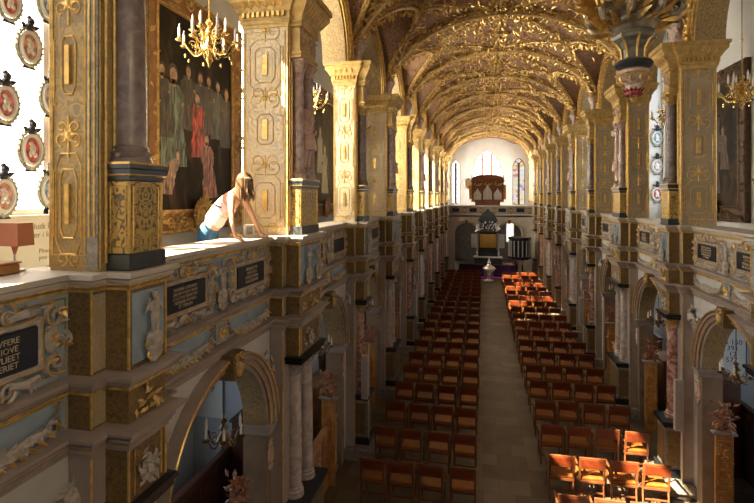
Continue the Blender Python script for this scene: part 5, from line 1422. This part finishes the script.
# font
e = empty('baptismal_font', (GX+.05, 34.9, 0))
m = MB(); m.lathe([(.36,0),(.36,.08),(.26,.12),(.10,.2),(.08,.45),(.14,.5),(.10,.55),(.14,.62)], n=16); m.build('stem', M['silver'], e)
m = MB(); m.lathe([(.14,.62),(.34,.74),(.42,.86),(.44,.92),(.40,.93)], n=20); m.build('bowl', M['silver'], e)
m = MB(); m.lathe([(.42,.93),(.34,1.02),(.16,1.12),(.10,1.2),(.13,1.3),(.06,1.42),(.07,1.5),(.01,1.62)], n=16); m.build('lid', M['silver'], e)
tag(e, 'silver baptismal font with tall lid at the far end of the aisle', 'font')
# pulpit
e = empty('pulpit', (2.55, 36.6, 0))
m = MB(); m.lathe([(.35,0),(.35,.15),(.14,.3),(.12,.9),(.3,1.25),(.65,1.45)], n=10); m.build('pedestal', M['silver'], e)
m = MB(); m.lathe([(.72,1.4),(.78,1.46),(.78,1.58),(.70,1.6),(.70,2.75),(.80,2.8),(.80,2.95),(.74,2.97)], n=8); m.build('body', M['black'], e, False)
for i in range(8):
    a = 2*PI*(i+.5)/8
    for da in (-.2,.2): m = MB(); m.lathe([(.05,1.62),(.04,1.7),(.045,2.6),(.06,2.72)], (.74*cos(a+da),.74*sin(a+da),0), 8); m.build('baluster', M['silver'], e)
for i in range(6): m = MB(); m.cbox(-.3,.3,.75+.28*i,1.03+.28*i,0,1.4-.22*i,.01); m.build('stair_step', M['mahog'], e, False)
tag(e, 'black polygonal pulpit with silver balusters at the far end of the chair rows', 'pulpit')
# white plinth left and small lectern right of the chancel
e = empty('lectern', (1.75, 36.0, 0)); m = MB(); m.tube([(0,0,.05),(0,0,1.1)], .03, 8); m.lathe([(.25,0),(.25,.05),(.05,.08)], n=10); m.build('post', M['mahog'], e); m = MB(); m.box(-.25,.25,-.2,.2,1.1,1.14); m.build('book_rest', M['wood'], e, False); tag(e, 'small wooden lectern between altar rail and pulpit', 'lectern')
# ================================================================ big carved pendant, upper right
def pendant():
    P = Vector((1.9, 6.95, 0)); zt = zv(P.x, P.y)
    e = empty('carved_pendant', (P.x, P.y, 7.02)); e.scale = (.80,.80,.80)
    m = MB(); m.lathe([(.01,0),(.035,.03),(.05,.07),(.03,.10),(.02,.12)], n=12); m.build('finial', M['gold'], e)
    m = MB()
    for i in range(12): a = 2*PI*i/12; m.leaf((.06*cos(a),.06*sin(a),.14),(.15*cos(a),.15*sin(a),.23),(cos(a),sin(a),-.4),.04,.5); m.ell((.10*cos(a),.10*sin(a),.13),.035,n=6,m=5)
    m.build('red_berry_ring', plain('crimson paint', (.28,.02,.03), .4, 0, .3, 9), e)
    m = MB(); m.lathe([(.07,.1),(.13,.2),(.12,.28),(.20,.36),(.25,.42),(.24,.50),(.17,.54)], n=16); m.build('lower_bowl', M['relief_warm'], e)
    g = MB()
    for i in range(10): a = 2*PI*i/10; spiral_pts = [( (.2+.05*sin(t*.6))*cos(a+.2*cos(t)), (.2+.05*sin(t*.6))*sin(a+.2*cos(t)), .36+.05*sin(t)) for t in [q*.5 for q in range(12)]]; g.tube(spiral_pts, .012, 5)
    g.tube([(.262*cos(2*PI*t/24),.262*sin(2*PI*t/24),.44) for t in range(25)], .016, 6); g.build('gilt_scroll', M['gold'], e)
    m = MB(); m.lathe([(.17,.54),(.25,.56),(.29,.60),(.27,.65),(.16,.70)], n=16); m.build('dark_collar', M['dark'], e)
    m = MB(); m.lathe([(.16,.68),(.17,.85),(.24,.95),(.33,1.0),(.345,1.05),(.33,1.10),(.26,1.14)], n=8); m.build('fluted_vase', plain('olive grey paint', (.16,.15,.11), .4, .1, .3, 7), e, False)
    g = MB()
    for i in range(8): a = 2*PI*i/8; g.tube([(.175*cos(a),.175*sin(a),.7),(.19*cos(a),.19*sin(a),.85),(.26*cos(a),.26*sin(a),.96),(.345*cos(a),.345*sin(a),1.03)], [.014,.02,.02,.012], 6)
    g.build('gilt_rib', M['gold'], e)
    m = MB(); rg = random.Random(2)
    for i in range(90):
        a = 2*PI*i/90*5; z = 1.12+.0075*i; r0 = .28+.003*i
        m.leaf((r0*cos(a),r0*sin(a),z),((r0+.42)*cos(a+.25),(r0+.42)*sin(a+.25),z+rg.uniform(-.08,.26)),(cos(a),sin(a),.3),.075,.7)
    m.build('acanthus_leaf', M['gold'], e)
    m = MB()
    for i in range(10):
        a = 2*PI*i/10; m.tube([((.50+.16*(q/13)*cos(q*.75)+.1)*cos(a),(.50+.16*(q/13)*cos(q*.75)+.1)*sin(a),1.36+.17*(q/13)*sin(q*.75)) for q in range(14)], [.03+.003*q for q in range(14)], 6)
    m.ell((0,0,1.35),(.40,.40,.28), n=14, m=8); m.build('scroll_volute', plain('grey gilt scroll', (.30,.25,.18), .35, .35, .5, 6), e)
    m = MB(); m.lathe([(.3,1.5),(.45,1.7),(.55,1.8),(.5,1.95),(.25,2.1),(.18,2.6),(.3,(zt-7.02)/.8-.15),(.5,(zt-7.02)/.8)], n=14); m.build('pendant_stem', M['gold_matte'], e)
    for i in range(5):
        a = 2*PI*i/5; p = MB(); putto(p, .55); q = MB(); q.merge(p, Matrix.Translation((.72*cos(a),.72*sin(a),1.45)) @ Matrix.Rotation(a,4,'Z') @ Matrix.Rotation(.3,4,'Y')); q.build('cherub', M['gold'], e)
    tag(e, 'large carved and gilded pendant with vase-shaped tip hanging low from the vault', 'pendant')
pendant()
# ================================================================ light and camera
sun = bpy.data.lights.new('sun', 'SUN'); sun.energy = 112; sun.angle = R(.6); sun.color = (1,.80,.52)
so = bpy.data.objects.new('sun', sun); COL.objects.link(so); so.rotation_euler = Vector((1,.80,-1.15)).to_track_quat('-Z','Y').to_euler(); so.location = (-8,-2,14)
w = bpy.data.worlds.new('sky'); SC.world = w; w.use_nodes = True; bg = w.node_tree.nodes['Background']; bg.inputs['Color'].default_value = (1,.96,.9,1); bg.inputs['Strength'].default_value = 10.0
cam = bpy.data.cameras.new('camera'); co = bpy.data.objects.new('camera', cam); COL.objects.link(co); SC.camera = co
cam.sensor_width = 36; cam.lens = 496/754*36; cam.shift_y = -(251.5-197)/754; co.location = (0,0,CAMZ); co.rotation_euler = (PI/2, 0, R(12.06)); cam.clip_start = .05
SC.view_settings.view_transform = 'Standard'; SC.view_settings.look = 'None'; SC.view_settings.gamma = 1; SC.view_settings.use_curve_mapping = False
SC.view_settings.exposure = -0.6
SC.cycles.use_denoising = True; SC.cycles.max_bounces = 8; SC.cycles.diffuse_bounces = 5; SC.cycles.sample_clamp_indirect = 6; SC.cycles.caustics_reflective = False; SC.cycles.caustics_refractive = False
